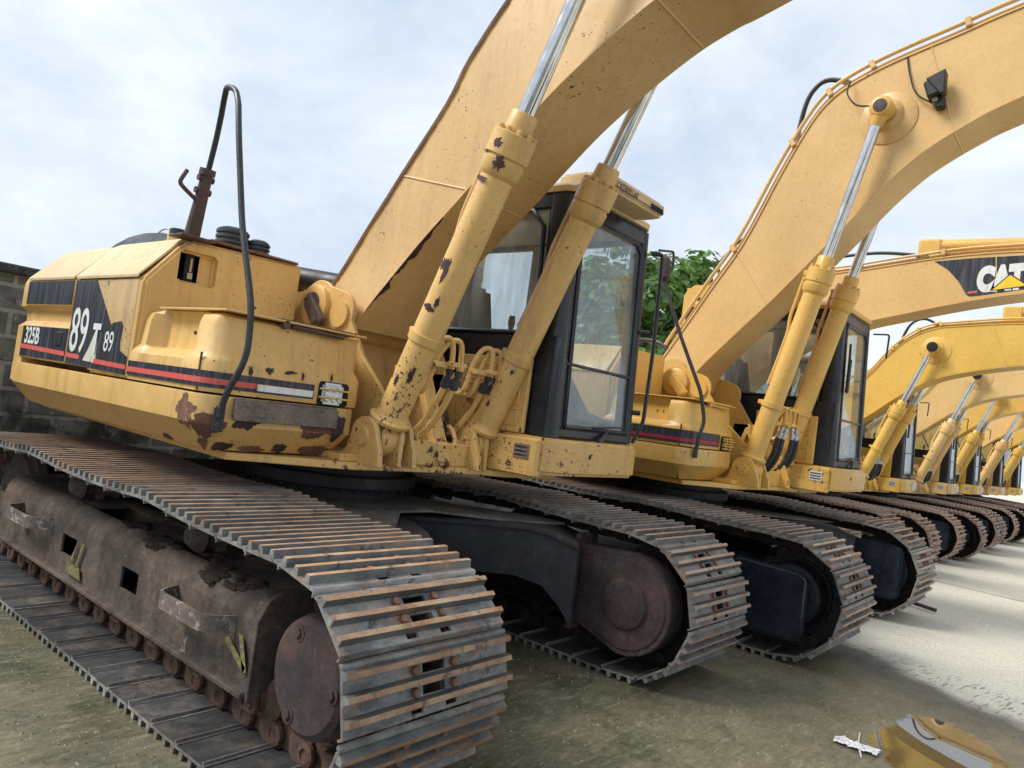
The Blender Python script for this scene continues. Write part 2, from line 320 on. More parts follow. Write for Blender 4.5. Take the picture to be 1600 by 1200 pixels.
# ------------------------------------------------------------ crawler track
PITCH=.216; RP=.355
def shoe_mesh(mats,detail=True):
    """one triple-grouser shoe; local x along track, y across (0..W), z outward from the pitch line"""
    mb=MB(); W=.8; z0=.055; z1=.067
    g=[-.072,0,.072]
    def gro(x,y0=0,y1=W):
        p=[(x-.017,z1-.002),(x-.0095,z1+.030),(x+.0095,z1+.030),(x+.017,z1-.002)]
        rings=[[(a,y,b) for a,b in p] for y in (y0,y1)]
        mb.add([q for r_ in rings for q in r_],[[0,4,5,1],[1,5,6,2],[2,6,7,3],[0,1,2,3],[7,6,5,4]],0,False,[4,1,4,0,0])
    for i,x in enumerate(g): gro(x)
    def plate(x0,x1,y0,y1,za=z0,zb=z1): mb.add([(x0,y0,za),(x1,y0,za),(x1,y1,za),(x0,y1,za),(x0,y0,zb),(x1,y0,zb),(x1,y1,zb),(x0,y1,zb)],[[3,2,1,0],[4,5,6,7],[0,1,5,4],[1,2,6,5],[2,3,7,6],[3,0,4,7]],0,False,[3,0,0,0,0,0])
    # strips with openings
    def strip(x0,x1,holes):
        y=0
        for h0,h1 in holes: plate(x0,x1,y,h0); y=h1
        plate(x0,x1,y,W)
    if detail:
        for a,b in ((g[0],g[1]),(g[1],g[2])):
            strip(a,b,[(.345,.455)]); mid=.5*(a+b); plate(a,mid-.016,.345,.455); plate(mid+.016,b,.345,.455)
            for yy in (.305,.495): mb.hexa((.5*(a+b),yy,z1-.001),(0,0,1),.0165,.018,2)
        strip(-.118,g[0],[(.29,.345),(.455,.51)]); plate(-.118,-.108,.29,.345); plate(-.118,-.108,.455,.51); plate(g[2],.094,0,W)
        # turned-down lips at the two ends of the plate
        mb.prism([(-.118,z0),(-.118,z1),(-.122,z1-.006),(-.126,z0-.016),(-.118,z0-.018)],0,W,1)
        mb.prism([(.090,z0+.001),(.094,z1+.003),(.104,z1),(.109,z0-.004),(.100,z0-.006)],0,W,1)
    else:
        plate(-.118,.1,0,W)
    return mb
def track_path(xs,xi,zc,sag=.03,carr=True):
    """closed pitch line; returns list of (x,z)"""
    pts=[]; n=120
    for i in range(n): # bottom run from idler (rear) to sprocket(front)
        t=i/n; pts.append((xi+(xs-xi)*t,zc-RP))
    for i in range(60): a=R(-90+180*i/60); pts.append((xs+RP*math.cos(a),zc+RP*math.sin(a)))
    L=xs-xi
    for i in range(n):
        t=i/n; s=0
        # carriers at .3 and .68 of the run
        k=[0,.30,.68,1]
        for a,b in zip(k,k[1:]):
            if a<=t<b: q=(t-a)/(b-a); s=-sag*4*q*(1-q)*((b-a)/.38)**2
        lift=.05*math.sin(math.pi*min(1,max(0,t)))**.6
        pts.append((xs-L*t,zc+RP+s+lift))
    for i in range(60): a=R(90+180*i/60); pts.append((xi+RP*math.cos(a),zc+RP*math.sin(a)))
    return pts
def along(pts,off,step,n):
    P=[Vector((p[0],0,p[1])) for p in pts]; P.append(P[0]); res=[]
    cum=[0]
    for a,b in zip(P,P[1:]): cum.append(cum[-1]+(b-a).length)
    T=cum[-1]; st=T/n; import bisect
    def at(d):
        d%=T; i=min(len(P)-2,max(0,bisect.bisect_right(cum,d)-1)); q=(d-cum[i])/max(1e-9,cum[i+1]-cum[i]); return P[i].lerp(P[i+1],q)
    for i in range(n):
        a=at(off+st*i); b=at(off+st*(i+1)); res.append((a,b,(b-a).normalized()))
    return res
SH={}
def crawler(root,y0,xs,xi,zc,inner,style,lod,phase=.0):
    """y0 near edge of the shoes (0.8 wide). inner=+1 when the machine centre lies toward +y"""
    mats={'a':('shoe','shoerust','bolt','shoemud','shoeside'),'b':('shoe2','shoerust2','bolt','shoemud','shoeside'),'c':('shoe3','shoerust2','bolt','shoemud','shoe3')}[style]
    key=(style,lod>0)
    if key not in SH:
        o=shoe_mesh(None,lod>0).build('track_shoe',mats); SH[key]=o.data; bpy.data.objects.remove(o)
    pts=track_path(xs,xi,zc); per=0
    P=pts+[pts[0]]
    for a,b in zip(P,P[1:]): per+=math.hypot(b[0]-a[0],b[1]-a[1])
    n=round(per/PITCH); seq=along(pts,phase,PITCH,n)
    yc=y0+.4
    ch=MB()
    def X(t): return Vector((t.x,0,t.z))
    for a,b,t in seq:
        nrm=Vector((t.z,0,-t.x)) # outward for counterclockwise (bottom run heads +x)
        ext=.035
        for sgn in (-1,1):
            for q0,q1,yo in ((-.04,.55,.062),(.45,1.04,.088)):
                p0=a+(b-a)*q0;p1=a+(b-a)*q1
                pr=[p0-nrm*.045,p0+nrm*.03,p0+(p1-p0)*.25+nrm*.054,p1-(p1-p0)*.25+nrm*.054,p1+nrm*.03,p1-nrm*.045]
                ya=yc+sgn*(yo-.016);yb=yc+sgn*(yo+.016)
                r_=[[Vector((p.x,y,p.z)) for p in pr] for y in (ya,yb)]; ch.loft(r_,True,True,0,False)
        if lod>0:
            ch.cyl((a.x,yc-.115,a.z),(a.x,yc+.115,a.z),.030,seg=10)
            for sgn in (-1,1): ch.revolve([(0,.047),(.016,.047),(.022,.036),(.022,.026),(.010,.022)],(a.x,yc+sgn*.100,a.z),(0,sgn,0),12)
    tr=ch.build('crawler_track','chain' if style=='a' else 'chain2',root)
    if lod>1:
        for k,(a,b,t) in enumerate(seq):
            nrm=Vector((t.z,0,-t.x)); o=bpy.data.objects.new('track_shoe',SH[key]); col.objects.link(o)
            c=(a+b)/2
            M=Matrix(((t.x,0,nrm.x,c.x),(0,1,0,y0+random.uniform(-.002,.002)),(t.z,0,nrm.z,c.z),(0,0,0,1)))
            M=M@Matrix.Rotation(random.uniform(-.007,.007),4,'Z')@Matrix.Rotation(random.uniform(-.012,.012),4,'Y')
            o.parent=tr; o.matrix_local=M
    else:
        sm=MB(); base=SH[key]
        vs=[v.co.copy() for v in base.vertices]; fs=[list(p.vertices) for p in base.polygons]; ms=[p.material_index for p in base.polygons]
        for a,b,t in seq:
            nrm=Vector((t.z,0,-t.x)); c=(a+b)/2
            M=Matrix(((t.x,0,nrm.x,c.x),(0,1,0,y0),(t.z,0,nrm.z,c.z),(0,0,0,1)))
            sm.add([M@v for v in vs],fs,0,False,ms)
        o=sm.build('track_shoe_belt',mats,tr)
    return tr
def sprocket(root,xs,yc,zc,out,m,mh):
    """toothed ring, motor hub on side 'out' (-1/+1)"""
    s=MB(); T=15; prof=[]
    for i in range(T*4):
        a=2*math.pi*i/(T*4); r_=[.345,.345,.30,.30][i%4]; prof.append((xs+r_*math.cos(a),zc+r_*math.sin(a)))
    s.prism(prof,yc-.035,yc+.035,1,.006)
    for k in range(20):
        a=2*math.pi*k/20; s.hexa((xs+.262*math.cos(a),yc+out*.035,zc+.262*math.sin(a)),(0,out,0),.017,.022)
    sp=s.build('sprocket',m,root)
    h=MB(); h.revolve([(0,.25),(.05,.25),(.06,.235),(.16,.228),(.205,.215),(.222,.19),(.226,.0)],(xs,yc+out*.03,zc),(0,out,0),40)
    for a in (115,245,0):
        h.hexa((xs+.165*math.cos(R(a)),yc+out*.253,zc+.165*math.sin(R(a))),(0,out,0),.020,.012)
        h.revolve([(0,.034),(.004,.034)],(xs+.165*math.cos(R(a)),yc+out*.252,zc+.165*math.sin(R(a))),(0,out,0),16)
    h.build('final_drive_hub',mh,sp)
    return sp
def idler(root,xi,yc,zc,m):
    s=MB(); s.revolve([(0,.24),(.02,.30),(.06,.31),(.06,.345),(.12,.345),(.12,.31),(.16,.30),(.18,.24)],(xi,yc-.09,zc),(0,1,0),36)
    s.cyl((xi,yc-.16,zc),(xi,yc+.16,zc),.07); return s.build('idler_wheel',m,root)
def track_frame(root,y0,xs,xi,zc,out,m,detail,mud=False):
    """box beam between the wheels. out = outer side direction"""
    yc=y0+.4; f=MB()
    ya=yc-.215; yb=yc+.215
    x0=xi+.30; x1=xs-.40
    sec=[(ya-.03,.235),(ya-.03,.262),(ya,.275),(ya+.0,.50),(ya+.045,.585),(ya+.13,.635),(yb-.13,.635),(yb-.045,.585),(yb,.50),(yb,.275),(yb+.03,.262),(yb+.03,.235)]
    if detail:
        # side wall with square openings: build the outer wall as panels around the holes
        holes=[(-4.66,-4.45,.365,.475),(-3.85,-3.66,.365,.475)]
        ow=ya if out<0 else yb; iw=yb if out<0 else ya
        sgn=-1 if out<0 else 1
        hx=[(a-root_x(root),b-root_x(root),c,d) for a,b,c,d in holes]
        xs_=[x0]; y1_=ow-sgn*.012
        def wall(xa,xb,za,zb): f.bx((xa,min(ow,y1_),za),(xb,max(ow,y1_),zb),0)
        cur=x0
        for a,b,c,d in hx:
            wall(cur,a,.262,.54); wall(a,b,.262,c); wall(a,b,d,.54); cur=b
        wall(cur,x1,.262,.54)
        # top skin, ramped with elongated openings
        tp=[(ow,.54),(ow-sgn*.010,.580),(ow-sgn*.032,.612),(ow-sgn*.062,.634),(ow-sgn*.09,.642)]
        rings=[[Vector((x,p[0],p[1])) for p in tp] for x in (x0,x1)]
        f.loft(rings,False,False)
        sl=[(-3.62,-3.18),(-4.55,-4.1)]
        q0=ow-sgn*.09; q1=iw+sgn*.10; cur=x0
        for a,b in sorted([(a-root_x(root),b-root_x(root)) for a,b in sl]):
            f.bx((cur,min(q0,q1),.630),(a,max(q0,q1),.642),0)
            f.bx((a,min(q0,q0-sgn*.0),.630),(b,max(q0,q0-sgn*.0)+.0001,.642),0)
            m1=q1+sgn*.02; f.bx((a,min(q1,m1),.630),(b,max(q1,m1),.642),0); cur=b
        f.bx((cur,min(q0,q1),.630),(x1,max(q0,q1),.642),0)
        f.bx((x0,min(iw,iw+sgn*.1),.262),(x1,max(iw,iw+sgn*.1)-.0,.640),.02)
        f.bx((x0,ya+.03,.24),(x1,yb-.03,.262),0)
        # bottom rail flange
        f.bx((x0,ya-.035,.236),(x1,ya+.03,.262),.006); f.bx((x0,yb-.03,.236),(x1,yb+.035,.262),.006)
        # end plate, canted
        f.prism([(ya-.012,.225),(ya-.012,.545),(ya+.03,.625),(ya+.085,.655),(yb-.02,.660),(yb+.01,.5),(yb+.01,.225)],x1,x1+.022,0,.004)
        f.prism([(ya,.26),(ya,.50),(ya+.055,.60),(ya+.15,.652),(yb-.02,.652),(yb,.5),(yb,.26)],x0-.02,x0,0,.004)
    else:
        f.loft([[Vector((x,p[0],p[1])) for p in sec] for x in (x0,x1)],True,True)
    # sprocket-side bracket arms
    f.bx((x1-.02,yc+out*-.24,.30),(xs+.02,yc+out*-.16,.60),.02)
    f.bx((xi+.02,yc-.19,.36),(x0+.05,yc-.125,.50),.01); f.bx((xi+.02,yc+.125,.36),(x0+.05,yc+.19,.50),.01)
    fr=f.build('track_frame',m,root)
    # bottom rollers
    k=8
    for i in range(k):
        x=xi+.42+(xs-xi-.84)*i/(k-1); r_=MB()
        r_.revolve([(0,.055),(.02,.055),(.02,.07),(.05,.095),(.055,.11),(.075,.11),(.08,.085),(.16,.078),(.24,.085),(.245,.11),(.265,.11),(.27,.095),(.30,.07),(.30,.055),(.32,.055)],(x,yc-.16,.222),(0,1,0),18)
        r_.bx((x-.05,yc-.20,.17),(x+.05,yc-.165,.245),.01); r_.bx((x-.05,yc+.165,.17),(x+.05,yc+.2,.245),.01)
        r_.hexa((x-.03,yc-.20,.215),(0,-1,0),.016,.014); r_.hexa((x+.03,yc-.20,.215),(0,-1,0),.016,.014)
        if detail or i>k-5: r_.build('track_roller','chain' if detail else 'chain2',fr)
    for q in (.30,.68):
        x=xs-(xs-xi)*q; r_=MB(); r_.revolve([(0,.04),(.04,.075),(.06,.085),(.08,.07),(.16,.065),(.24,.07),(.26,.085),(.28,.075),(.32,.04)],(x,yc-.16,.728),(0,1,0),20)
        r_.bx((x-.05,yc-.03,.64),(x+.05,yc+.03,.72),.01); r_.build('carrier_roller','mudframe' if mud else 'under',fr)
    return fr
def root_x(root): return root.location.x
def bool_cut(o,cut):
    c=cut.build('cutter','dark',o); md=o.modifiers.new('b','BOOLEAN'); md.operation='DIFFERENCE'; md.object=c; md.solver='EXACT'; bpy.context.view_layer.update()
    dg=bpy.context.evaluated_depsgraph_get(); me=bpy.data.meshes.new_from_object(o.evaluated_get(dg)); o.modifiers.clear(); o.data=me
    while len(me.materials)>1: me.materials.pop()
    me.polygons.foreach_set('material_index',[0]*len(me.polygons)); me.set_sharp_from_angle(angle=R(32)); bpy.data.objects.remove(c)
# ------------------------------------------------------------ excavator
BOOM={
 'm1':dict(top=[(-.02,2.02),(.12,2.21),(.27,2.43),(.61,2.86),(.93,3.25),(1.07,3.49),(1.33,3.80),(1.62,4.07),(1.95,4.27),(2.5,4.45),(4.0,4.78),(5.6,5.0)],
           low=[(.40,1.90),(.55,2.12),(.80,2.385),(1.18,2.72),(1.45,2.97),(1.69,3.18),(1.96,3.37),(2.23,3.53),(2.45,3.62),(2.69,3.69),(4.0,4.12),(5.6,4.7)],pin=(2.12,4.05)),
 'm2':dict(top=[(-.13,2.22),(.0,2.47),(.28,2.95),(.58,3.44),(.88,4.12),(1.10,4.56),(1.26,4.76),(1.45,4.88),(1.75,5.00),(2.24,5.14),(2.68,5.27),(4.2,5.65),(5.6,5.9)],
           low=[(.17,1.99),(.28,2.20),(.60,2.56),(.95,2.93),(1.36,3.41),(1.55,3.63),(1.72,3.84),(1.91,4.04),(2.1,4.20),(2.41,4.39),(2.74,4.54),(4.2,5.10),(5.6,5.6)],pin=(1.74,4.53)),
 'm3':dict(top=[(-.15,2.18),(.05,2.52),(.45,3.12),(.90,3.68),(1.25,3.97),(1.6,4.08),(1.95,4.12),(2.6,4.22),(3.1,4.28),(3.75,4.31),(4.6,4.3),(5.8,4.2)],
           low=[(.15,1.95),(.30,2.18),(.72,2.66),(1.2,3.05),(1.55,3.24),(1.98,3.40),(2.2,3.47),(2.45,3.53),(3.14,3.70),(3.79,3.82),(4.6,3.9),(5.8,3.95)],pin=(1.38,3.50)),
 'm4':dict(top=[(-.15,2.18),(.0,2.40),(.42,2.72),(.85,3.09),(1.12,3.45),(1.36,3.72),(1.60,3.90),(1.85,4.0),(2.1,4.04),(3.12,4.12),(4.3,4.1),(5.6,3.95)],
           low=[(.15,1.93),(.34,2.06),(.60,2.20),(.92,2.42),(1.22,2.68),(1.49,2.90),(1.80,3.10),(2.13,3.24),(2.6,3.36),(3.18,3.47),(4.3,3.6),(5.6,3.7)],pin=(1.86,3.66)),
}
def boom(root,key,m,hw=.25):
    B=BOOM[key]
    T=smooth_path([(a,0,b) for a,b in B['top']],5); Lw=smooth_path([(a,0,b) for a,b in B['low']],5)
    n=min(len(T),len(Lw))
    # resample both to n by arc length index
    def res(P,n): return [P[round(i*(len(P)-1)/(n-1))] for i in range(n)]
    T=res(T,n); Lw=res(Lw,n)
    b=MB(); flare=lambda i: hw+(.07*(1-i/10)**2 if i<10 else 0)
    th=.014
    # side plates
    for s in (-1,1):
        r_=[]
        for i in range(n):
            h=flare(i); d=(T[i]-Lw[i]).normalized()*.004
            t=T[i]-d; l=Lw[i]+d
            r_.append([Vector((t.x,s*(h-th),t.z)),Vector((t.x,s*h,t.z)),Vector((l.x,s*h,l.z)),Vector((l.x,s*(h-th),l.z))])
        b.loft(r_,True,True,0)
    # flange plates, a little proud of the sides
    for P,Q,sg in ((T,Lw,1),(Lw,T,-1)):
        r_=[]
        for i in range(n):
            h=flare(i)+.011; d=(P[i]-Q[i]).normalized(); a=P[i]; c=P[i]+d*.016
            r_.append([Vector((a.x,-h,a.z)),Vector((a.x,h,a.z)),Vector((c.x,h,c.z)),Vector((c.x,-h,c.z))])
        b.loft(r_,True,True,0)
    # weld seams across the side plates
    for i in ((15,36) if key=='m1' else (14,43)):
        if i<n:
            h=flare(i)
            for s in (-1,1): b.tube([(T[i].x,s*h,T[i].z),(Lw[i].x,s*h,Lw[i].z)],.007,6)
            b.tube([(Lw[i].x,-h,Lw[i].z-.016),(Lw[i].x,h,Lw[i].z-.016)],.007,6)
    # foot tube
    fx,fz=(T[0].x+Lw[0].x)/2,(T[0].z+Lw[0].z)/2
    b.cyl((fx,-.33,fz),(fx,.33,fz),.15,seg=28)
    bo=b.build('boom',m,root,angle=24)
    # cylinder pin bosses
    px,pz=B['pin']
    for s in (-1,1):
        q=MB(); q.revolve([(0,.235),(.008,.235),(.012,.228)],(px+.02,s*hw,pz-.03),(0,s,0),40); q.revolve([(0,.15),(.05,.12),(.06,.105)],(px,s*(hw+.008),pz),(0,s,0),32)
        q.build('pin_boss',m,bo)
    return bo,T,Lw
def cylinder(root,foot,pin,y,m,L,key,hoses=None):
    F=Vector((foot[0],y,foot[1])); P=Vector((pin[0],y,pin[1])); d=(P-F).normalized()
    b=MB(); rb=.088
    b.cyl((F.x,y-.085,F.z),(F.x,y+.085,F.z),.105,seg=28,bev=.008)
    b.revolve([(.04,.07),(.10,.083),(.105,.118),(.125,.122),(.135,.100),(.15,rb+.004),(.17,rb),(L-.36,rb),(L-.345,rb+.012),(L-.33,rb+.022),(L-.27,rb+.026),(L-.262,rb+.018),(L-.252,rb+.018),(L-.247,rb+.029),(L-.13,rb+.029),(L-.125,rb+.022)],F,d,36)
    b.revolve([(L-.13,rb-.012),(L-.02,rb-.016),(L-.01,rb-.022)],F,d,32)
    side=d.cross(Vector((0,1,0))).normalized()
    for k in range(10):
        a=2*math.pi*k/10; p=F+d*(L-.126)+side*((rb+.008)*math.cos(a))+Vector((0,(rb+.008)*math.sin(a),0)); b.revolve([(0,.016),(.022,.016),(.026,.010)],p,d,8)
    b.revolve([(.60,rb+.002),(.602,rb+.012),(.648,rb+.012),(.65,rb+.002)],F,d,32)  # strap
    b.box(F+d*.625+side*0+Vector((0,(-1 if y<0 else 1)*0+.0,0))+side*(rb+.02),(.05,.05,.04))
    o=b.build('boom_cylinder',m,root)
    r_=MB(); r_.cyl(F+d*(L-.02),P-d*.07,.047,seg=28); r_.build('piston_rod','chrome',o)
    e=MB(); e.cyl((P.x,y-.065,P.z),(P.x,y+.065,P.z),.095,seg=32,bev=.01); e.revolve([(0,.05),(.10,.075),(.11,.05)],P-d*.16,d,24)
    for s in (-1,1): e.revolve([(0,.078),(.012,.078),(.016,.07)],(P.x,y+s*.062,P.z),(0,s,0),24)
    eo=e.build('rod_eye',m,o)
    q=MB(); rp_=.056 if key=='m2' else .085
    q.revolve([(0,rp_),(.018,rp_),(.022,rp_-.01)],(P.x,y+(-1 if y<0 else 1)*.07,P.z),(0,-1 if y<0 else 1,0),24)
    q.build('pin','brownsteel' if key=='m2' else 'dark',o)
    # steel oil line along the barrel
    t=MB(); s0=side*(rb+.03)
    out=Vector((0,-.03 if y<0 else .03,0))
    t.tube(round_corners([F+d*(L-.19)+side*(rb+.01),F+d*(L-.22)+s0*1.1,F+d*(L-.60)+s0*1.1,F+d*(L-.72)+s0*.85,F+d*1.0+s0*.85,F+d*.8+s0*.9],.06),.0165,8)
    t.box(F+d*(L-.185)+side*(rb+.03),(.05,.06,.05))
    t.build('oil_line',m,o)
    return o,F,d,side
def cab(root,m,detail,cu=1.42,visor=False):
    """v .50..1.50; front at u=cu"""
    v0,v1=.50,1.50; z0,z1=1.385,2.93; ub=-.35; uf=cu; ut=cu-.06
    F=MB()
    def pil(a,b,wu,wv,r=.03):
        rings=[]
        for p in (a,b):
            hx,hy=wu/2,wv/2; rings.append([Vector((p[0]+cx+r*math.cos(R(a0+22.5*k)),p[1]+cy+r*math.sin(R(a0+22.5*k)),p[2])) for cx,cy,a0 in ((hx-r,hy-r,0),(-hx+r,hy-r,90),(-hx+r,-hy+r,180),(hx-r,-hy+r,270)) for k in range(5)])
        F.loft(rings,True,True)
    # A pillars
    pil((uf-.10,v0+.075,z0),(ut-.10,v0+.075,z1),.20,.15,.06); pil((uf-.06,v1-.045,z0),(ut-.06,v1-.045,z1),.12,.09,.035)
    # rear pillars and door post
    pil((ub+.05,v0+.05,z0),(ub+.05,v0+.05,z1),.10,.10); pil((ub+.05,v1-.05,z0),(ub+.05,v1-.05,z1),.10,.10)
    pil((.42,v1-.035,z0),(.42,v1-.035,z1),.07,.06,.015)
    # sills and headers
    F.bx((ub+.02,v0+.001,z0),(uf-.03,v0+.045,2.02),.012)           # right lower wall
    F.bx((ub+.02,v1-.045,z0),(.45,v1-.001,1.78),.012); F.bx((.42,v1-.045,z0),(uf-.03,v1-.001,1.52),.012)           # left door lower wall
    F.bx((ub+.002,v0+.03,z0),(ub+.045,v1-.03,1.98),.012)
    F.bx((uf-.055,v0+.04,z0),(uf-.002,v1-.04,1.455),.015)
    F.prism([(ut-.06,z1-.10),(ut+.0,z1-.10),(ut-.01,z1+.02),(ut-.06,z1+.02)],v0+.04,v1-.04,1,.008)
    for vv in (v0+.003,v1-.05): F.bx((ub+.03,vv,z1-.09),(ut-.04,vv+.047,z1+.01),.01)
    F.bx((ub+.002,v0+.04,z1-.09),(ub+.05,v1-.04,z1+.01),.01)
    # inner front frame, rounded corners on the upper glass
    def rail(P,r): F.tube(P,r,6)
    def fx(z): return uf-.005+(ut-uf)*(z-z0)/(z1-z0)
    fr=[(v0+.165,1.46),(v1-.10,1.46),(v1-.085,1.50),(v1-.085,2.76),(v1-.14,2.82),(v0+.25,2.82),(v0+.165,2.76),(v0+.165,1.46)]
    rail([(fx(z)-.012,v,z) for v,z in fr],.021)
    F.box((fx(1.86)-.012,(v0+v1)/2,1.86),(.022,.80,.020),None,.004)
    # right side window surround
    sw=[(ub+.12,2.03),(uf-.25,2.03),(uf-.23,2.08),(uf-.26,2.72),(uf-.36,2.83),(ub+.17,2.83),(ub+.12,2.78),(ub+.12,2.03)]
    rail([(a,v0+.002,b) for a,b in sw],.018)
    fo=F.build('cab_frame','cabblack',root)
    if not visor:
        g=MB(); g.tube(round_corners([(uf-.03,v1+.02,2.86),(uf+.10,v1+.14,2.88),(uf+.09,v1+.15,2.62)],.03),.010,6); g.build('mirror_arm','railblack',fo)
    else:
        g=MB(); P=round_corners([(uf-.02,v1+.02,2.80),(uf+.035,v1+.045,2.78),(uf+.05,v1+.05,2.1),(uf+.045,v1+.045,1.55),(uf-.0,v1+.0,1.40)],.05); g.tube(P,.014,8)
        g.tube(round_corners([(uf+.0,v1+.04,2.82),(uf+.05,v1+.17,2.84),(uf+.05,v1+.19,2.72),(uf+.03,v1+.08,2.70)],.02),.009,6)
        for z in (1.62,2.2,2.78): g.cyl((uf-.02,v1-.03,z),(uf+.03,v1+.01,z),.018,seg=8)
        g.build('grab_rail','railblack',fo)
    # panes
    def pane(name,poly,to3d,th=.005):
        p=MB(); p.loft([[to3d(a,b,0) for a,b in poly],[to3d(a,b,th) for a,b in poly]],True,True,0,False); return p.build(name,'glass',fo)
    pane('windscreen_pane',[(v0+.12,1.87),(v1-.08,1.87),(v1-.08,2.78),(v1-.13,2.83),(v0+.2,2.83),(v0+.12,2.77)],lambda a,b,h:Vector((fx(b)-.02+h,a,b)))
    pane('lower_windscreen_pane',[(v0+.12,1.455),(v1-.08,1.455),(v1-.08,1.85),(v0+.12,1.85)],lambda a,b,h:Vector((fx(b)-.02+h,a,b)))
    pane('side_window_pane',[(ub+.1,2.02),(uf-.22,2.02),(uf-.24,2.84),(ub+.1,2.84)],lambda a,b,h:Vector((a,v0+.02+h,b)))
    pane('door_window_pane',[(.45,1.52),(uf-.12,1.52),(uf-.14,2.85),(.45,2.85)],lambda a,b,h:Vector((a,v1-.03+h,b)))
    pane('rear_side_window_pane',[(ub+.1,1.78),(.39,1.78),(.39,2.85),(ub+.1,2.85)],lambda a,b,h:Vector((a,v1-.03+h,b)))
    pane('rear_window_pane',[(v0+.1,1.98),(v1-.1,1.98),(v1-.1,2.85),(v0+.1,2.85)],lambda a,b,h:Vector((ub+.02+h,a,b)))
    # interior trim posts (beige) on the far side and the rear
    t=MB(); t.bx((.34,v1-.09,1.8),(.50,v1-.062,2.86),.006); t.bx((ub+.06,v1-.10,1.8),(ub+.16,v1-.062,2.86),.006)
    t.bx((ub+.06,v0+.10,1.5),(ub+.085,v1-.10,1.98),.004)
    for a in (2.15,2.35,2.55): t.bx((ub+.06,v0+.10,a),(ub+.07,v0+.16,a+.13),.0)
    t.bx((ub+.1,v1-.09,1.42),(.45,v1-.062,1.8),.01)
    t.bx((ub+.06,v0+.06,z1-.05),(ut-.08,v1-.06,z1-.02),.0)
    t.build('interior_trim','trim',fo)
    if detail:
        s=MB(); s.box((.42,.98,1.82),(.50,.48,.14),None,.05,0,3); s.box((.16,.98,2.15),(.14,.46,.62),Matrix.Rotation(R(-12),4,'Y'),.05,0,3); s.box((.09,.98,2.55),(.10,.28,.18),Matrix.Rotation(R(-12),4,'Y'),.04,0,3)
        s.build('seat','seat',fo)
        c=MB(); c.box((.55,.66,1.80),(.60,.12,.22),None,.03,0,2); c.box((.60,1.32,1.80),(.50,.12,.22),None,.03,0,2); c.box((1.0,.70,1.60),(.22,.2,.3),None,.03,0,2); c.build('console','gearyellow',fo)
        l=MB()
        for y_,x_ in ((.66,.85),(1.32,.85)): l.tube(smooth_path([(x_,y_,1.88),(x_+.03,y_,2.0),(x_+.01,y_,2.08)],3),.012,8); l.revolve([(0,.014),(.05,.026),(.10,.02)],(x_+.01,y_,2.06),(0,0,1),12)
        for y_ in (.92,1.05): l.tube(round_corners([(1.20,y_,1.42),(1.10,y_,1.62),(1.02,y_,2.0),(1.06,y_,2.12)],.08),.011,8); l.box((1.20,y_,1.46),(.16,.09,.02),None,.004)
        l.box((1.12,.98,1.45),(.35,.45,.06),None,.02); l.tube([(1.28,.75,1.62),(1.05,1.25,1.50)],.014,8)
        l.build('control_levers','rubber',fo)
    else:
        s=MB(); s.box((.42,.98,1.82),(.50,.48,.14),None,.05); s.box((.16,.98,2.2),(.14,.46,.7),None,.05); s.build('seat','seat',fo)
    # roof
    rf=MB()
    rings=[]
    for dz,ins in ((0,.0),(.035,-.005),(.06,.02),(.085,.07)):
        a,b,c,d=ub-.0+ins,ut+.02-ins,v0-.005+ins,v1+.005-ins; r_=.10
        ring=[]
        for cx,cy,a0 in ((b-r_,d-r_,0),(a+r_,d-r_,90),(a+r_,c+r_,180),(b-r_,c+r_,270)):
            for k in range(5): an=R(a0+90*k/4); ring.append(Vector((cx+r_*math.cos(an),cy+r_*math.sin(an),z1+.015+dz)))
        rings.append(ring)
    rf.loft(rings,True,True); ro=rf.build('roof',m,fo)
    if visor:
        vz=MB(); P=[(uf-.30,2.985),(uf+.08,2.945),(uf+.185,2.955),(uf+.20,3.00),(uf+.17,3.055),(uf-.05,3.10),(uf-.26,3.10)]
        vz.prism(P,.60,1.24,1,.03,seg=3); vz.box((uf-.18,.76,3.07),(.06,.05,.14),Matrix.Rotation(R(-25),4,'X'),.01)
        vo=vz.build('sun_visor','y1top',fo)
        l=MB()
        text_mesh(l,'CATERPILLAR',.050,lambda x,y,h:Vector((uf+.1925+.33*y+h,.59+x,2.968+y)),0,.85)
        l.build('visor_lettering','decal',vo)
        q=MB(); q.box((uf+.190,1.12,2.985),(.012,.16,.035),None,.004); q.build('visor_lamp','dark',vo)
        # small visor bits and clips are part of the moulding
    # wiper
    wp=MB(); wp.revolve([(0,.03),(.03,.026),(.04,.01)],(uf+.045,v0+.36,1.285),(1,0,0),12); wp.tube([(uf+.065,v0+.36,1.285),(uf+.03,v0+.55,1.40),(uf-.0,v0+.66,1.47)],.014,8,rs=[.022,.017,.008]); wp.tube([(uf+.0,v0+.48,1.475),(uf-.0,v0+.86,1.50)],.006,6)
    wp.build('wiper','railblack',fo)
    if not visor:
        w2=MB(); w2.tube([(uf-.01,v0+.20,2.30),(uf-.01,v0+.16,2.62)],.012,6); w2.box((uf-.0,v0+.17,2.30),(.03,.05,.34),None,.01); w2.build('wiper_blade','rubber',fo)
    return fo
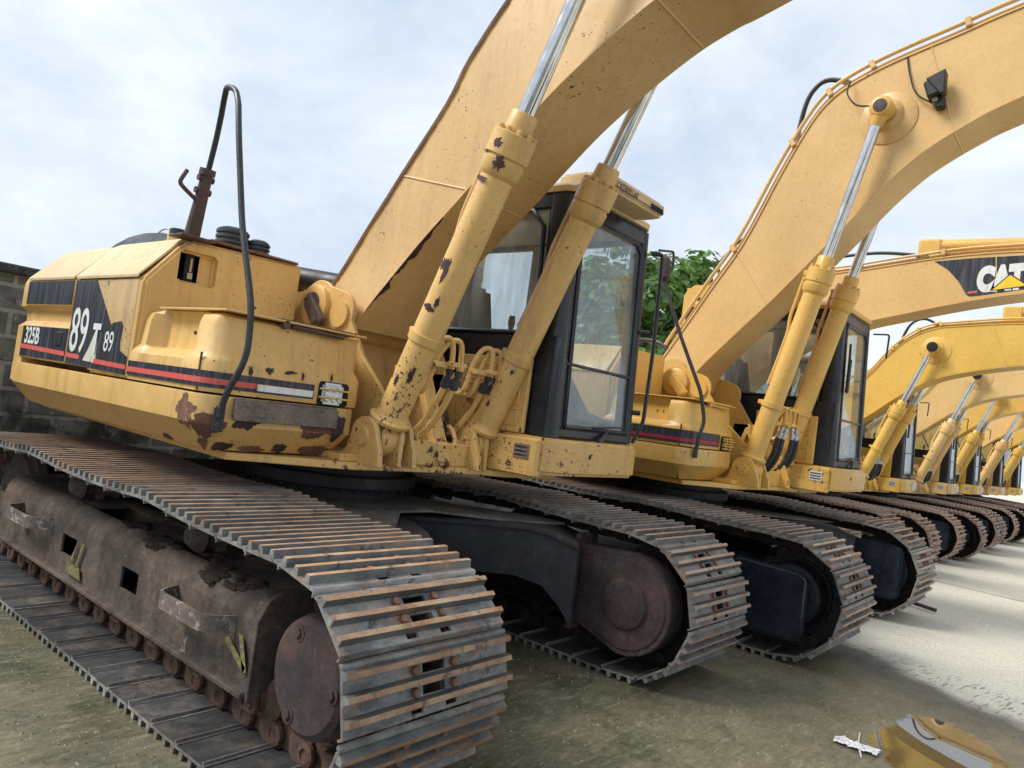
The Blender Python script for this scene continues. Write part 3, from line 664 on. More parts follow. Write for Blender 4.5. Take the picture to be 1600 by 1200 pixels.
def sweep(mb,path,prof,mi=0,caps=True,mod=None):
    """path: list of (u,v) of the outer line running rear->front->left; prof: list of (inset,z). inset is along inward normal"""
    n=len(path); P=[Vector((a,b)) for a,b in path]; rings=[]
    for i in range(n):
        t=(P[min(n-1,i+1)]-P[max(0,i-1)]).normalized()
        if 0<i<n-1:
            t1=(P[i]-P[i-1]).normalized();t2=(P[i+1]-P[i]).normalized(); t=(t1+t2).normalized(); k=1/max(.5,t.dot(t1))
        else: k=1
        nin=Vector((-t.y,t.x)) # left of travel = inward
        pr=mod(i,P[i],prof) if mod else prof
        rings.append([Vector((P[i].x+nin.x*a*k,P[i].y+nin.y*a*k,z)) for a,z in pr])
    mb.loft(rings,True,caps,mi); return mb
def strip(mb,path,z0,z1,off=.003,mi=0,slope=None):
    sweep(mb,path,[(-off,z0),(-off,z1),(.001,z1),(.001,z0)],mi)
def excavator(X0,Yc,drop,P):
    root=empty('excavator',(X0,Yc,drop)); A=P['paint']; Bm=P['boompaint']; lod=P['lod']; key=P['boom']
    dx=P.get('dx',0); xs=1.93+dx; xi=-1.90+dx; zc=.453
    # ---------- undercarriage
    cr=[]
    for y0,out,nm in ((-1.615,-1,'R'),(.815,1,'L')):
        st=P['track'][0 if out<0 else 1]
        tr=crawler(root,y0,xs,xi,zc,0,st,lod if not (nm=='L' and lod==2 and P.get('farsimple')) else 1,P.get('phase',.03)); cr.append(tr)
        yc=y0+.4; mud=(P['name']=='m1' and out<0)
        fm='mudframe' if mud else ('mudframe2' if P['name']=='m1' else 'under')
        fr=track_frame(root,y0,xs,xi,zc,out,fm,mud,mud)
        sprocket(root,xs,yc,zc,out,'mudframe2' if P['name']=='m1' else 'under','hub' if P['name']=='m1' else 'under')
        idler(root,xi,yc,zc,'mudframe' if mud else 'under')
        if mud:
            for xa in (-3.27-X0,-5.35-X0):
                b=MB(); pp=round_corners([(xa,yc-.20,.49),(xa+.05,yc-.335,.49),(xa+.46,yc-.335,.49),(xa+.53,yc-.20,.49)],.06)
                b.loft([[p+Vector((0,0,-.035)),p+Vector((0,0,.035)),p+Vector((0,.014,.035)),p+Vector((0,.014,-.035))] for p in pp],True,True); b.build('step_bracket','strap',fr)
            s=MB(); yy=yc-.2292
            def quad(P4): s.loft([[Vector((a,yy,b)) for a,b in P4],[Vector((a,yy-.0012,b)) for a,b in P4]],True,True,0,False)
            ox=X0
            quad([(-2.80-ox,.42),(-2.77-ox,.44),(-2.615-ox,.355),(-2.63-ox,.33)]); quad([(-2.695-ox,.47),(-2.665-ox,.47),(-2.605-ox,.34),(-2.635-ox,.33)])
            s.build('spray_mark','spray',fr); s=MB()
            quad([(-4.47-ox,.36),(-4.44-ox,.36),(-4.40-ox,.455),(-4.41-ox,.46)]); quad([(-4.40-ox,.34),(-4.37-ox,.34),(-4.31-ox,.48),(-4.33-ox,.485)]); quad([(-4.52-ox,.285),(-4.30-ox,.285),(-4.33-ox,.345),(-4.49-ox,.345)])
            s.build('spray_mark','spray',fr)
            for cx,cy,rx,ry in ((-2.86,1.80,.13,.045),(-3.12,1.83,.09,.04),(-3.33,1.90,.10,.04),(-3.62,1.80,.16,.05),(-4.0,1.85,.12,.05),(-3.05,1.76,.06,.03)):
                d=MB()
                for q in range(22):
                    a=random.uniform(0,6.28); r_=random.random()**.5; bm=bmesh.new(); bmesh.ops.create_icosphere(bm,subdivisions=1,radius=random.uniform(.015,.035))
                    for v in bm.verts: v.co*=random.uniform(.75,1.2)
                    yy_=cy+ry*r_*math.sin(a)-Yc
                    zt=.645 if yy_+Yc>1.80 else .60+ (yy_+Yc-1.74)/.06*.04
                    bm.transform(Matrix.Diagonal((1.4,1.,.45,1))); d.addbm(bm,Matrix.Translation((cx-X0+rx*r_*math.cos(a),yy_,zt)))
                d.build('mud_clods','dirt',fr,angle=70)
        # motor guard on the inner side of the sprocket
        g=MB(); s=-out; yi=yc+s*.24; X=xs
        if P['guard']=='round':
            pr=[(X-.39,.74),(X-.02,.76)]+arc((X-.02,.455),.305,88,-95,12)+[(X-.39,.27)]
            ya,yb=sorted((yi,yc+s*.395)); g.prism(pr,ya,yb,1,.014,seg=2)
            pr2=[(X-.36,.705),(X-.02,.725)]+arc((X-.02,.455),.27,88,-95,12)+[(X-.36,.29)]
            ya,yb=sorted((yc+s*.395,yc+s*.403)); g.prism(pr2,ya,yb,1,.004)
            g.revolve([(0,.15),(.02,.145),(.03,.11),(.034,0)],(X-.02,yc+s*.402,.46),(0,s,0),36)
            g.bx((X-.42,min(yc+s*.2,yc+s*.42),.20),(X-.385,max(yc+s*.2,yc+s*.42),.80),.006)
            g.build('motor_guard','mudframe2' if P['name']!='m1' else 'hub',root)
        else:
            g.prism([(X-.30,.22),(X-.30,.71),(X-.26,.735),(X+.21,.725),(X+.27,.69),(X+.27,.25),(X+.21,.21)],min(yc+s*.33,yc+s*.40),max(yc+s*.33,yc+s*.40),1,.020,seg=2); g.bx((X-.34,min(yi-s*.1,yc+s*.33),.20),(X-.30,max(yi-s*.1,yc+s*.40),.72),.008)
            g.revolve([(0,.29),(.03,.29),(.04,.27),(.05,.27),(.06,.1),(.06,0)],(X,yi-s*.05,.455),(0,s,0),32)
            g.build('motor_guard','guardblack',root); g=MB()
            # same plate guards the outer side facing the viewer on this model
            if out<0: 
                g.prism([(X-.40,.15),(X-.40,.655),(X-.34,.675),(X+.10,.655),(X+.165,.61),(X+.165,.20),(X+.12,.155)],yc-.40,yc-.33,1,.028,seg=3); g.build('guard_plate','guardblack',root)
            if out>0:
                pass
    c=MB(); # car body: centre box with four diagonal arms, arched underneath
    c.cyl((0,0,.48),(0,0,.78),.74,seg=32); c.bx((-.8,-.6,.40),(.66,.6,.52),.02)
    prof_t=[(0,.765),(.3,.775),(.6,.80),(.9,.815),(1.05,.80),(1.22,.745)]; prof_b=[(1.22,.32),(1.14,.42),(1.03,.52),(.85,.555),(.55,.535),(.2,.50),(0,.50)]
    for sx in (-1,1):
        for sy in (-1,1):
            A0=Vector((.50*sx,.16*sy,0)); dA=Vector((1.02*sx,.66*sy,0)).normalized(); nA=Vector((-dA.y,dA.x,0))
            for h in (-.24,.24):
                c.loft([[A0+dA*p+nA*(h+e)+Vector((0,0,z)) for p,z in prof_t+prof_b] for e in (-.014,.014)],True,True,0,False)
            for pf,dz in ((prof_t,.02),(prof_b[::-1],-.02)):
                c.loft([[A0+dA*p-nA*.275+Vector((0,0,z)),A0+dA*p+nA*.275+Vector((0,0,z)),A0+dA*p+nA*.275+Vector((0,0,z+dz)),A0+dA*p-nA*.275+Vector((0,0,z+dz))] for p,z in pf],True,True)
            c.loft([[A0+dA*p+nA*h+Vector((0,0,z)) for h,z in ((-.24,.33),(.24,.33),(.24,.745),(-.24,.745))] for p in (1.20,1.23)],True,True,0,False)
    c.build('car_body','under',root)
    c=MB(); c.prism([(-1.3,-.86),(-1.0,-.86),(-.6,-.45),(.55,-.45),(1.15,-.86),(1.38,-.86),(1.3,-.55),(.86,-.12),(.86,.12),(1.3,.55),(1.38,.86),(1.15,.86),(.55,.45),(-.6,.45),(-1.0,.86),(-1.3,.86)],.822,.838,2,.003)
    c.build('top_plate','dusty',root)
    t=MB(); t.cyl((0,0,.78),(0,0,.90),.50,seg=48); t.cyl((0,0,.90),(0,0,.985),.57,seg=48,bev=.01); t.cyl((0,0,.985),(0,0,1.10),.50,seg=40)
    for k in range(36):
        a=2*math.pi*k/36; t.hexa((.54*math.cos(a),.54*math.sin(a),.905),(0,0,-1),.016,.03)
    t.build('slewing_ring','under',root)
    # ---------- deck
    d=MB()
    d.prism([(-2.2,-1.1),(.70,-1.2),(.95,-.62),(.97,-.1),(1.02,.35),(1.10,.50),(1.15,1.0),(.9,1.3),(-2.2,1.2)],1.085,1.125,2,.004)
    d.bx((.30,-.66,1.125),(.92,.62,1.165),.006)
    # boom towers: plate pairs with lobed heads
    lob=[(-.75,1.12),(-.75,1.55),(-.30,1.85)]+arc((.10,2.02),.17,165,50,8)+arc((.34,1.98),.135,80,-20,7)+[(.62,1.72),(.95,1.44),(1.05,1.36),(1.06,1.12)]
    for s in (-1,1):
        a,b_=sorted((s*.345,s*.375)); d.prism(lob,a,b_,1,.004)
        d.revolve([(0,.135),(.035,.135),(.04,.125)],(.10,s*.375,2.02),(0,s,0),28); d.revolve([(0,.085),(.02,.085)],(.355,s*.375,1.97),(0,s,0),20)
    d.bx((-.2,-.34,1.12),(-.16,.34,1.85),.0); d.prism([(.30,1.125),(.32,1.60),(.24,1.86),(.20,1.86),(.25,1.6),(.26,1.125)],-.34,.34,1,.0)
    # foot clevises for the lift cylinders
    fu,fz=P['foot']
    for y in (-.4,.4):
        for s in (-1,1):
            cl=[(fu-.22,1.12),(fu-.13,1.20)]+arc((fu,fz),.112,150,10,8)+[(fu+.15,1.20),(fu+.16,1.12)]
            a=y+s*.125; d.prism(cl,a-.016,a+.016,1,.003)
            d.revolve([(0,.055),(.014,.05),(.018,.0)],(fu,a+s*.014,fz),(0,s,0),20)
    d.bx((fu-.1,-.27,1.125),(fu+.06,.27,1.27),.01)
    # gusset between the two cylinders
    d.prism([(.55,1.16),(.70,1.62),(.75,1.66),(1.0,1.16)],.02,.05,1,.003); d.prism([(.55,1.16),(.72,1.66),(.76,1.66),(1.02,1.16),(.96,1.16),(.74,1.60),(.62,1.2)],-.02,.09,1,.003)
    d.build('revolving_frame',A,root)
    lk=MB(); lk.cyl((.10,-.42,2.03),(.10,-.395,2.03),.075,seg=20,bev=.006); lk.prism([(.05,2.05),(.10,2.10),(.15,2.05),(.27,1.93),(.24,1.88),(.18,1.87),(.07,1.99)],-.455,-.415,1,.008); lk.hexa((.215,-.455,1.915),(0,-1,0),.022,.02)
    lk.build('boom_foot_pin','brownsteel' if P['name']=='m1' else A,root)
    # skirt along the right side and the front corner
    path=[(-2.2,-1.33),(-1.85,-1.405),(-1.5,-1.42),(.66,-1.42)]+arc((.70,-1.30),.14,-80,0,5)+[(.85,-1.0),(.85,-.62),(.82,-.555)]
    s=MB(); sweep(s,path,[(0,1.405),(-.004,1.39),(-.004,1.265),(.115,1.135),(.30,1.128),(.30,1.40)]); s.build('side_skirt',A,root)
    # toolbox with bulged lower half, scooped side
    bp=[(-.02,-1.42),(.07,-1.42),(.10,-1.42),(.135,-1.42),(.30,-1.42),(.50,-1.42),(.56,-1.42),(.585,-1.42),(.66,-1.42)]+arc((.70,-1.30),.12,-80,0,6)+[(.82,-1.0),(.82,-.75),(.82,-.56),(.80,-.52),(.74,-.50)]
    pr=[(0,1.415),(-.004,1.45),(-.002,1.56),(.010,1.585),(.030,1.612),(.042,1.75),(.058,1.787),(.10,1.808),(.45,1.81),(.45,1.415)]
    def mod(i,p,prof):
        k={1:.0,2:.55,3:1,4:1,5:1,6:.85,7:.1}.get(i,0)
        return [(a+k*(.03 if j==3 else .085 if j in (4,5) else .06 if j==6 else .0),z) for j,(a,z) in enumerate(prof)]
    tb=MB(); sweep(tb,bp,pr,0,True,mod); tb.bx((-.02,-1.0,1.42),(.75,-.52,1.80),0)
    tb.bx((.10,-1.36,1.812),(.80,-.50,1.822),.002)
    tbo=tb.build('toolbox',A,root)
    # seam of the toolbox door
    q=MB(); q.bx((.735,-1.4215,1.42),(.742,-1.412,1.60),0); q.build('door_seam','rusty' if P['name']=='m1' else 'dark',tbo)
    q=MB()
    for u in (.43,.49): q.hexa((u,-1.305,1.70),(0,-1,0),.011,.009)
    q.build('bolt_pair','brownsteel' if P['name']=='m1' else A,tbo)
    # hinge rod on the top edge of the box
    q=MB(); q.cyl((.78,-.98,1.80),(.80,-.66,1.79),.012,seg=8); q.cyl((.77,-1.02,1.80),(.80,-1.02,1.80),.022,seg=10); q.box((.70,-.80,1.825),(.16,.5,.012),None,.002); q.build('hinge_bar','brownsteel' if P['name']=='m1' else A,tbo)
    # head lamp
    def on_front(v,z,h=0): return Vector((.825+h,v,z))
    h=MB(); lp=[(-.795,1.425),(-.795,1.525),(-.785,1.54),(-.615,1.54),(-.60,1.525),(-.60,1.425),(-.615,1.41),(-.785,1.41)]
    h.loft([[on_front(a,b,.0) for a,b in lp],[on_front(a,b,.004) for a,b in lp]],True,True,0,False)
    ho=h.build('headlamp','dark',tbo)
    if P['name']=='m1':
        l=MB(); l.box((.842,-.715,1.477),(.03,.135,.115),None,.014,0,2)
        for a in (-.755,-.715,-.675):
            for b in (1.45,1.505): l.revolve([(0,.019),(.006,.016),(.008,.006)],(.857,a,b),(1,0,0),12)
        l.build('lamp_lens','lens',ho)
    l=MB()
    for z in (1.455,1.50): l.tube([(.845,-.80,z),(.866,-.78,z),(.866,-.60,z-.002),(.845,-.585,z)],.006,6)
    if P['name']!='m1':
        for z in (1.43,1.475,1.52): l.box((.85,-.70,z),(.02,.2,.012),None,.002)
        l.bx((.83,-.72,1.42),(.85,-.70,1.53),0)
    l.build('lamp_guard',A,ho)
    # decal stripe around the corner: black, red, black
    st=MB(); sp=[(-1.78,-1.42),(.66,-1.42)]+arc((.70,-1.30),.12,-80,0,6)+[(.82,-1.0),(.82,-.82)]
    k0,k1,k2,k3=1.437,1.455,1.482,1.515
    rc='red' if P['name']=='m1' else 'crimson'
    sp2=[(a,b) for a,b in sp]
    strip(st,[(-.02,-1.424)]+[(a,b-.004 if b<-1.3 else b) for a,b in sp2[1:]],k0,k3 if P['name']=='m1' else 1.55,.0045,0)
    strip(st,[(-.02,-1.424)]+[(a,b-.004 if b<-1.3 else b) for a,b in sp2[1:]],k1,k2,.0065,1)
    if P['name']=='m1':
        strip(st,[(.835,-1.16),(.836,-.98),(.82,-.83)],k1-.008,k2-.002,.0085,2)
    st.build('stripe_decal',['decal',rc,'white'],tbo)
    # tank
    tk=MB(); prof=[(-1.42,1.415),(-1.42,1.965),(-1.40,1.99),(-1.235,2.205),(-1.19,2.235),(-.46,2.26),(-.45,1.415)]
    tk.prism([(a+.003 if a<-1.2 else a,b) for a,b in prof],-.60,.0,0,.022,seg=3)
    to=tk.build('fuel_tank',A,root)
    ct=MB(); ct.prism([(-1.245,1.99),(-1.245,2.175),(-1.02,2.175),(-1.02,1.99)],-.050,.10,0,.014,seg=2); bool_cut(to,ct)
    if P['name']=='m1':
        g=MB(); g.bx((-.054,-1.195,2.0),(-.036,-1.140,2.165),.003); g.build('sight_gauge','dark',to)
        g=MB(); g.bx((-.037,-1.175,2.02),(-.030,-1.145,2.055),.002); g.bx((-.037,-1.166,2.06),(-.032,-1.154,2.14),.001); g.build('gauge_float','gearyellow',to)
        g=MB(); g.bx((-.30,-1.09,2.258),(.015,-.50,2.268),.001)
        for i in range(44): 
            for j in range(3): g.box((.01-.012*j*3,-1.08+i*.0133,2.270),(.008,.006,.005),None,0)
        g.build('tread_plate','rusty',to)
        g=MB(); g.revolve([(0,.06),(.07,.06),(.075,.05)],(-.38,-1.1,2.235),(0,0,1),20); g.build('filler_neck',A,to)
        g=MB(); g.revolve([(0,.052),(.028,.052),(.034,.04)],(-.38,-1.1,2.312),(0,0,1),20); g.build('filler_cap','rubber',to)
    # side doors and hood behind the tank
    dA=MB(); dA.prism([(-1.42,1.44),(-1.42,1.665),(-1.375,1.70),(-1.375,1.775),(-1.425,1.80),(-1.425,1.97),(-1.40,1.99),(-1.20,2.20),(-1.1,2.22),(-1.1,1.44)],-1.80,-.955,0,.008)
    ao=dA.build('rear_side_door',A if P['name']!='m1' else 'y1',root)
    dB=MB(); dB.prism([(-1.4202,1.44),(-1.42,1.965),(-1.40,1.99),(-1.21,2.215),(-1.1,2.235),(-1.1,1.44)],-.935,-.05,0,.008)
    bo_=dB.build('front_side_door',A if P['name']!='m1' else 'y1d',root)
    ch='y1top' if P['name']=='m1' else A
    for nm,a,b_,par,zz in (('door_top_panel',-1.80,-.957,ao,.0),('door_top_panel',-.935,-.05,bo_,.012)):
        q=MB(); q.prism([(-1.428,1.972),(-1.423,1.985),(-1.222,2.205+zz),(-1.12,2.232+zz),(-1.12,2.24+zz),(-1.20,2.236+zz),(-1.235,2.213+zz),(-1.432,1.99)],a+.004,b_-.004,0,.002); q.build(nm,ch,par)
    hd=MB(); hd.prism([(-1.12,1.16),(-1.12,2.20),(-1.0,2.235),(1.0,2.235),(1.15,2.12),(1.2,1.16)],-2.45,-.62,0,.03,seg=2); hd.bx((-.62,-.45,1.13),(-.22,1.25,2.05),.03,seg=2)
    ho=hd.build('engine_hood',A,root)
    # counterweight
    def cwring(z,ins,zt=0):
        pts=[(-1.80,-1.40+ins),(-2.05,-1.375+ins),(-2.35,-1.27+ins*.9),(-2.62,-1.03+ins*.7),(-2.80+ins*.5,-.66),(-2.87+ins,-.22)]
        pts=pts+[(a,-b) for a,b in pts[::-1]]
        return [Vector((a,b,z)) for a,b in pts]
    cw=MB(); rings=[cwring(1.135,.14),cwring(1.27,.0),cwring(1.66,.0),cwring(1.70,.045),cwring(1.775,.045),cwring(1.80,0),cwring(1.96,.0),cwring(2.0,.015),cwring(2.14,.16)]
    cw.loft(rings,True,True); cw.build('counterweight',A,root,angle=25)
    ex=MB()
    if P['name']!='m1': ex.cyl((-1.7,.7,2.2),(-1.7,.7,2.62),.055,seg=20); ex.v and ex.build('exhaust_pipe','brownsteel',ho)
    if P['name']=='m1':
        # weathered sheet bundled on the hood, ribbed filter bellows, black pipe
        q=MB(); rings=[]
        for i in range(13):
            t=i/12; u=-1.50+1.0*t; rad=.17*math.sin(math.pi*min(1,.12+.88*t))**.5 if t<1 else .05; rad=.15*(math.sin(math.pi*(.1+.8*t))**.45)
            rings.append([Vector((u,-.95+rad*1.5*math.cos(R(a)),2.20+rad*(1.12+.16*math.sin(7*t+a*.03))*math.sin(R(a)))) for a in range(0,181,15)])
        q.loft(rings,False,False); q.build('weathered_cover','tarp',ho,angle=60)
        for (u,v,r_,z0_,z1_,lab) in ((-.48,-.70,.105,2.22,2.455,1),(-.42,-.54,.075,2.22,2.41,1)):
            q=MB(); prof=[]
            n=7
            for i in range(n):
                z=(z1_-z0_)*i/n; prof+= [(z,r_-.012),(z+.006,r_),(z+(z1_-z0_)/n-.01,r_),(z+(z1_-z0_)/n-.004,r_-.012)]
            prof+=[(z1_-z0_,r_*.9),(z1_-z0_+.015,r_*.6)]
            q.revolve(prof,(u,v,z0_),(0,0,1),28); q.build('ribbed_air_cleaner','ribrub',ho)
        q=MB(); q.tube([(-.62,-.30,2.27),(.06,-.12,2.20)],.075,20); q.revolve([(0,.085),(.05,.085)],(-.40,-.24,2.235),(.65,.18,-.07),20); q.build('intake_duct','rubber',ho)
        q=MB(); pth=smooth_path([(-1.02,-.95,2.33),(-1.0,-.95,2.40),(-.93,-.93,2.43),(-.84,-.92,2.40),(-.83,-.92,2.33)],4); q.tube(pth,.005,6); q.build('wire_loop','crimp',ho)
        # rusted bolted strip on the front of the skirt and the big corner stain is paint
        q=MB(); q.box((.875,-.985,1.345),(.02,.60,.10),Matrix.Rotation(R(0),4,'Z'),.003); q.box((.86,-1.20,1.36),(.04,.16,.085),Matrix.Rotation(R(-14),4,'Z'),.003)
        for i in range(34): q.box((.866,-1.24+i*.0165,1.398),(.014,.008,.012),None,0)
        q.build('rusted_strip','greyplate',root)
        pv=[Vector((a,b)) for a,b in path]; cl=[0]
        for a,b in zip(pv,pv[1:]): cl.append(cl[-1]+(b-a).length)
        def skirt_pt(sd,z,off):
            sd=max(0,min(cl[-1]-1e-4,sd)); i=max(j for j in range(len(cl)-1) if cl[j]<=sd); q_=(sd-cl[i])/(cl[i+1]-cl[i])
            p=pv[i].lerp(pv[i+1],q_)
            def tn(j): 
                j=max(1,min(len(pv)-2,j)); return ((pv[j]-pv[j-1]).normalized()+(pv[j+1]-pv[j]).normalized()).normalized()
            t_=tn(i).lerp(tn(i+1),q_).normalized(); n_=Vector((t_.y,-t_.x)); ins=0 if z>1.265 else (1.265-z)*.915
            k=off-ins+.004; return Vector((p.x+n_.x*k,p.y+n_.y*k,z-(off*.6 if z<=1.265 else 0)))
        s_corner=cl[3]
        def spatch(sc,zc_,ls,lz,seed,mt='rusty'):
            q=MB(); n=44; c=[]
            for k in range(n):
                a=2*math.pi*k/n; z=1+.45*noise.noise(Vector((math.cos(a)*1.8+seed,math.sin(a)*1.8,seed)))+.25*noise.noise(Vector((math.cos(a)*6+seed,math.sin(a)*6,1))); c.append((sc+ls*z*math.cos(a),zc_+lz*z*math.sin(a)))
            vs=[skirt_pt(sc,zc_,.0026)]; fs=[]
            L_=[.2,.4,.6,.8,1.0]
            for m_ in L_: vs+=[skirt_pt(sc+(a-sc)*m_,min(1.398,zc_+(b-zc_)*m_),.0026) for a,b in c]
            for k in range(n): fs.append([0,1+k,1+(k+1)%n])
            for m_ in range(len(L_)-1):
                for k in range(n): fs.append([1+m_*n+k,1+m_*n+(k+1)%n,1+(m_+1)*n+(k+1)%n,1+(m_+1)*n+k])
            q.add(vs,fs); q.build('rust_patch',mt,root)
        spatch(s_corner+.02,1.315,.10,.085,2.2); spatch(s_corner+.17,1.25,.085,.06,5.1); spatch(s_corner+.36,1.30,.075,.05,7.7,'flake'); spatch(s_corner+.78,1.305,.10,.07,9.4); spatch(s_corner+.90,1.30,.05,.07,3.1,'flake')
        for k,(ds,z_,ls,lz) in enumerate(((.10,1.16,.09,.03),(.30,1.155,.06,.022),(.46,1.15,.07,.02),(.62,1.165,.04,.025),(.84,1.16,.09,.03),(.52,1.375,.02,.012),(.70,1.38,.03,.010),(-.35,1.15,.05,.015))): spatch(s_corner+ds,z_,ls,lz,11.3+k*1.7,'flake' if k%2 else 'rusty')
        tp_=[Vector((.8265,v_,z_)) for v_,z_ in ()]
        def tpatch(v_,z_,a_,b_,seed):
            q=MB(); n=30; c=[]
            for k in range(n):
                a=2*math.pi*k/n; z=max(.2,1+.8*noise.noise(Vector((math.cos(a)*1.8+seed,math.sin(a)*1.8,seed)))+.4*noise.noise(Vector((math.cos(a)*6+seed,math.sin(a)*6,1)))); c.append((v_+a_*z*math.cos(a),z_+b_*z*math.sin(a)))
            q.loft([[Vector((.8235+h,a,b)) for a,b in c] for h in (0,.0016)],True,True,0,False); q.build('paint_flake','flake',root)
        for k,p_ in enumerate(((-1.10,1.555,.022,.016),(-.98,1.558,.03,.010),(-.90,1.545,.008,.018),(-.72,1.56,.007,.02),(-1.2,1.54,.012,.02),(-.60,1.40,.006,.012))): tpatch(*p_,3.1+k*2.3)
        dec_m1(ao,bo_,tbo)
    else:
        q=MB(); q.prism([(-.6,1.52),(-.3,1.52),(-.02,1.52),(-.02,1.55),(-.2,1.60),(-.45,1.93),(-.9,1.93),(-.9,1.52)],-1.4255,-1.421,1,0); q.prism([(-1.78,1.46),(-.97,1.46),(-.97,1.65),(-1.78,1.65)],-1.4235,-1.419,1,0); q.build('door_decal','decal',bo_)
        # side steps, top rail
    # louvred panel beside the cab
    q=MB(); q.bx((.62,.455,1.385),(1.24,.485,1.86),.006)
    q.build('side_cover',A if P['name']!='m1' else 'y1',root)
    q2=MB()
    for i in range(3):
        for j in range(2):
            z=1.43+.135*i; u=.68+.28*j; pth=[(u,.452,z),(u+.22,.452,z),(u+.22,.452,z+.10),(u,.452,z+.10),(u,.452,z)]; q2.tube(pth,.006,5)
    q2.build('pressed_rib',A,q2 and root)
    # cab base box
    cb=MB(); P2=[(-.35,.50),(1.05,.47),(1.09,.44),(1.42,.42),(1.48,.50),(1.50,.60),(1.50,1.42),(1.46,1.50),(1.36,1.53),(-.35,1.53)]
    zb=1.155
    cb.prism(P2,zb,1.38,2,.022,seg=2); cb.build('cab_base_step',A if P['name']!='m1' else 'y1',root)
    cb=MB(); cb.bx((.55,.40,1.13),(1.42,.46,1.365),.01); cbo=cb.build('base_side_panel',A,root)
    q=MB(); q.bx((1.24,.394,1.235),(1.36,.399,1.325),.001); q.build('nameplate','greyplate' if P['name']=='m1' else 'sticker',cbo)
    q=MB(); 
    for z in (1.25,1.275,1.30): q.bx((1.25,.3925,z),(1.35,.3945,z+.012),0)
    q.build('nameplate_print','decal',cbo)
    if P.get('plate'):
        q=MB(); q.bx((1.501,1.02,1.20),(1.507,1.42,1.33),.001); q.build('paper_plate','sticker',root)
    cab(root,A if P['name']!='m1' else 'y1top',lod>0,1.42,P['name']=='m1')
    if lod>1:
        q=MB(); q.bx((.52,-.20,1.17),(.70,.02,1.30),.02); q.bx((.55,-.16,1.30),(.66,-.02,1.40),.015); q.cyl((.60,-.30,1.36),(.60,.10,1.36),.035); q.build('hydraulic_swivel_block','fitting',root)
        for k,(v,z,e) in enumerate(((-.26,1.40,.03),(-.18,1.33,.0),(.12,1.38,.02),(.20,1.30,.0))):
            q=MB(); P_=[Vector((.55,v,z)),Vector((.78,v+.02,z+.01)),Vector((.92,v+.04,z-.03)),Vector((.98,v+.03,z-.12-e))]; q.tube(smooth_path(P_,5),.015,9); q.build('steel_oil_line',A,root)
            q=MB(); q.revolve([(0,.018),(.01,.026),(.05,.026),(.055,.019),(.075,.019),(.08,.024),(.11,.024)],(.78,v+.02,z+.01),(1,.05,-.15),10); q.build('hose_fitting','fitting',root)
        q=MB()
        for k in range(7): a=k*.9; q.tube(smooth_path([(.75+.02*k,.16+.03*math.sin(a),1.55-.05*k),(.82,.20,1.45-.03*k),(.78+.03*math.cos(a),.24,1.35-.02*k)],4),.0045,5)
        q.build('wire_bundle','brownsteel',root,angle=60)
        q=MB(); q.bx((.46,-.52,1.42),(.50,-.36,1.80),.0); q.bx((.44,.345,1.30),(.60,.36,1.70),.004); q.build('inner_baffle','y1' if P['name']=='m1' else A,root)
    # ---------- boom and lift cylinders
    bm_,T,Lw=boom(root,key,Bm)
    if P['name']=='m1':
        def edge_flake(Pl,Ot,i0,i1,h0,wd,seed,dz,yo=0):
            q=MB(); r_=[]; n=0
            for i in range(i0,i1):
                for k in range(4):
                    p=Pl[i].lerp(Pl[i+1],k/4); d=(Pl[i]-Ot[i]).normalized(); t=(i-i0+k/4)/(i1-i0); hh=h0+(.07*(1-(i+k/4)/10)**2 if i+k/4<10 else 0)+.0115
                    w_=max(.002,wd*math.sin(math.pi*min(1,max(0,t)))**.5*(.65+.9*noise.noise(Vector((t*9+seed,seed,0)))+.35*noise.noise(Vector((t*31,seed,2)))))
                    c=p+d*dz; r_.append([Vector((c.x,-hh-.001,c.z)),Vector((c.x,-hh+w_,c.z)),Vector((c.x,-hh+w_,c.z))+d*.0015,Vector((c.x,-hh-.001,c.z))+d*.0015])
            q.loft(r_,True,True,0,False); q.build('paint_flake','flake',bm_)
        edge_flake(Lw,T,3,13,.25,.052,1.7,.0165); edge_flake(Lw,T,44,50,.25,.02,5.1,.0165)
        def side_flake(Pl,Ot,i0,i1,wd,seed):
            q=MB(); r_=[]
            for i in range(i0,i1):
                for k in range(4):
                    p=Pl[i].lerp(Pl[i+1],k/4); d=(Pl[i]-Ot[i]).normalized(); t=(i-i0+k/4)/(i1-i0); hh=.25+(.07*(1-(i+k/4)/10)**2 if i+k/4<10 else 0)
                    w_=max(.001,wd*(.5+1.1*noise.noise(Vector((t*22+seed,seed,0)))+.5*noise.noise(Vector((t*61,seed,2)))))
                    r_.append([Vector((p.x,-hh-.0125,p.z))+d*.0165,Vector((p.x,-hh-.0125,p.z))-d*(w_*.2),Vector((p.x,-hh-.0125,p.z))-d*(w_*.2)+Vector((0,.001,0)),Vector((p.x,-hh-.0125,p.z))+d*.0165+Vector((0,.001,0))])
            q.loft(r_,True,True,0,False); q.build('edge_rust','rusty',bm_)
        side_flake(T,Lw,2,30,.05,3.3); side_flake(T,Lw,30,54,.035,8.3)
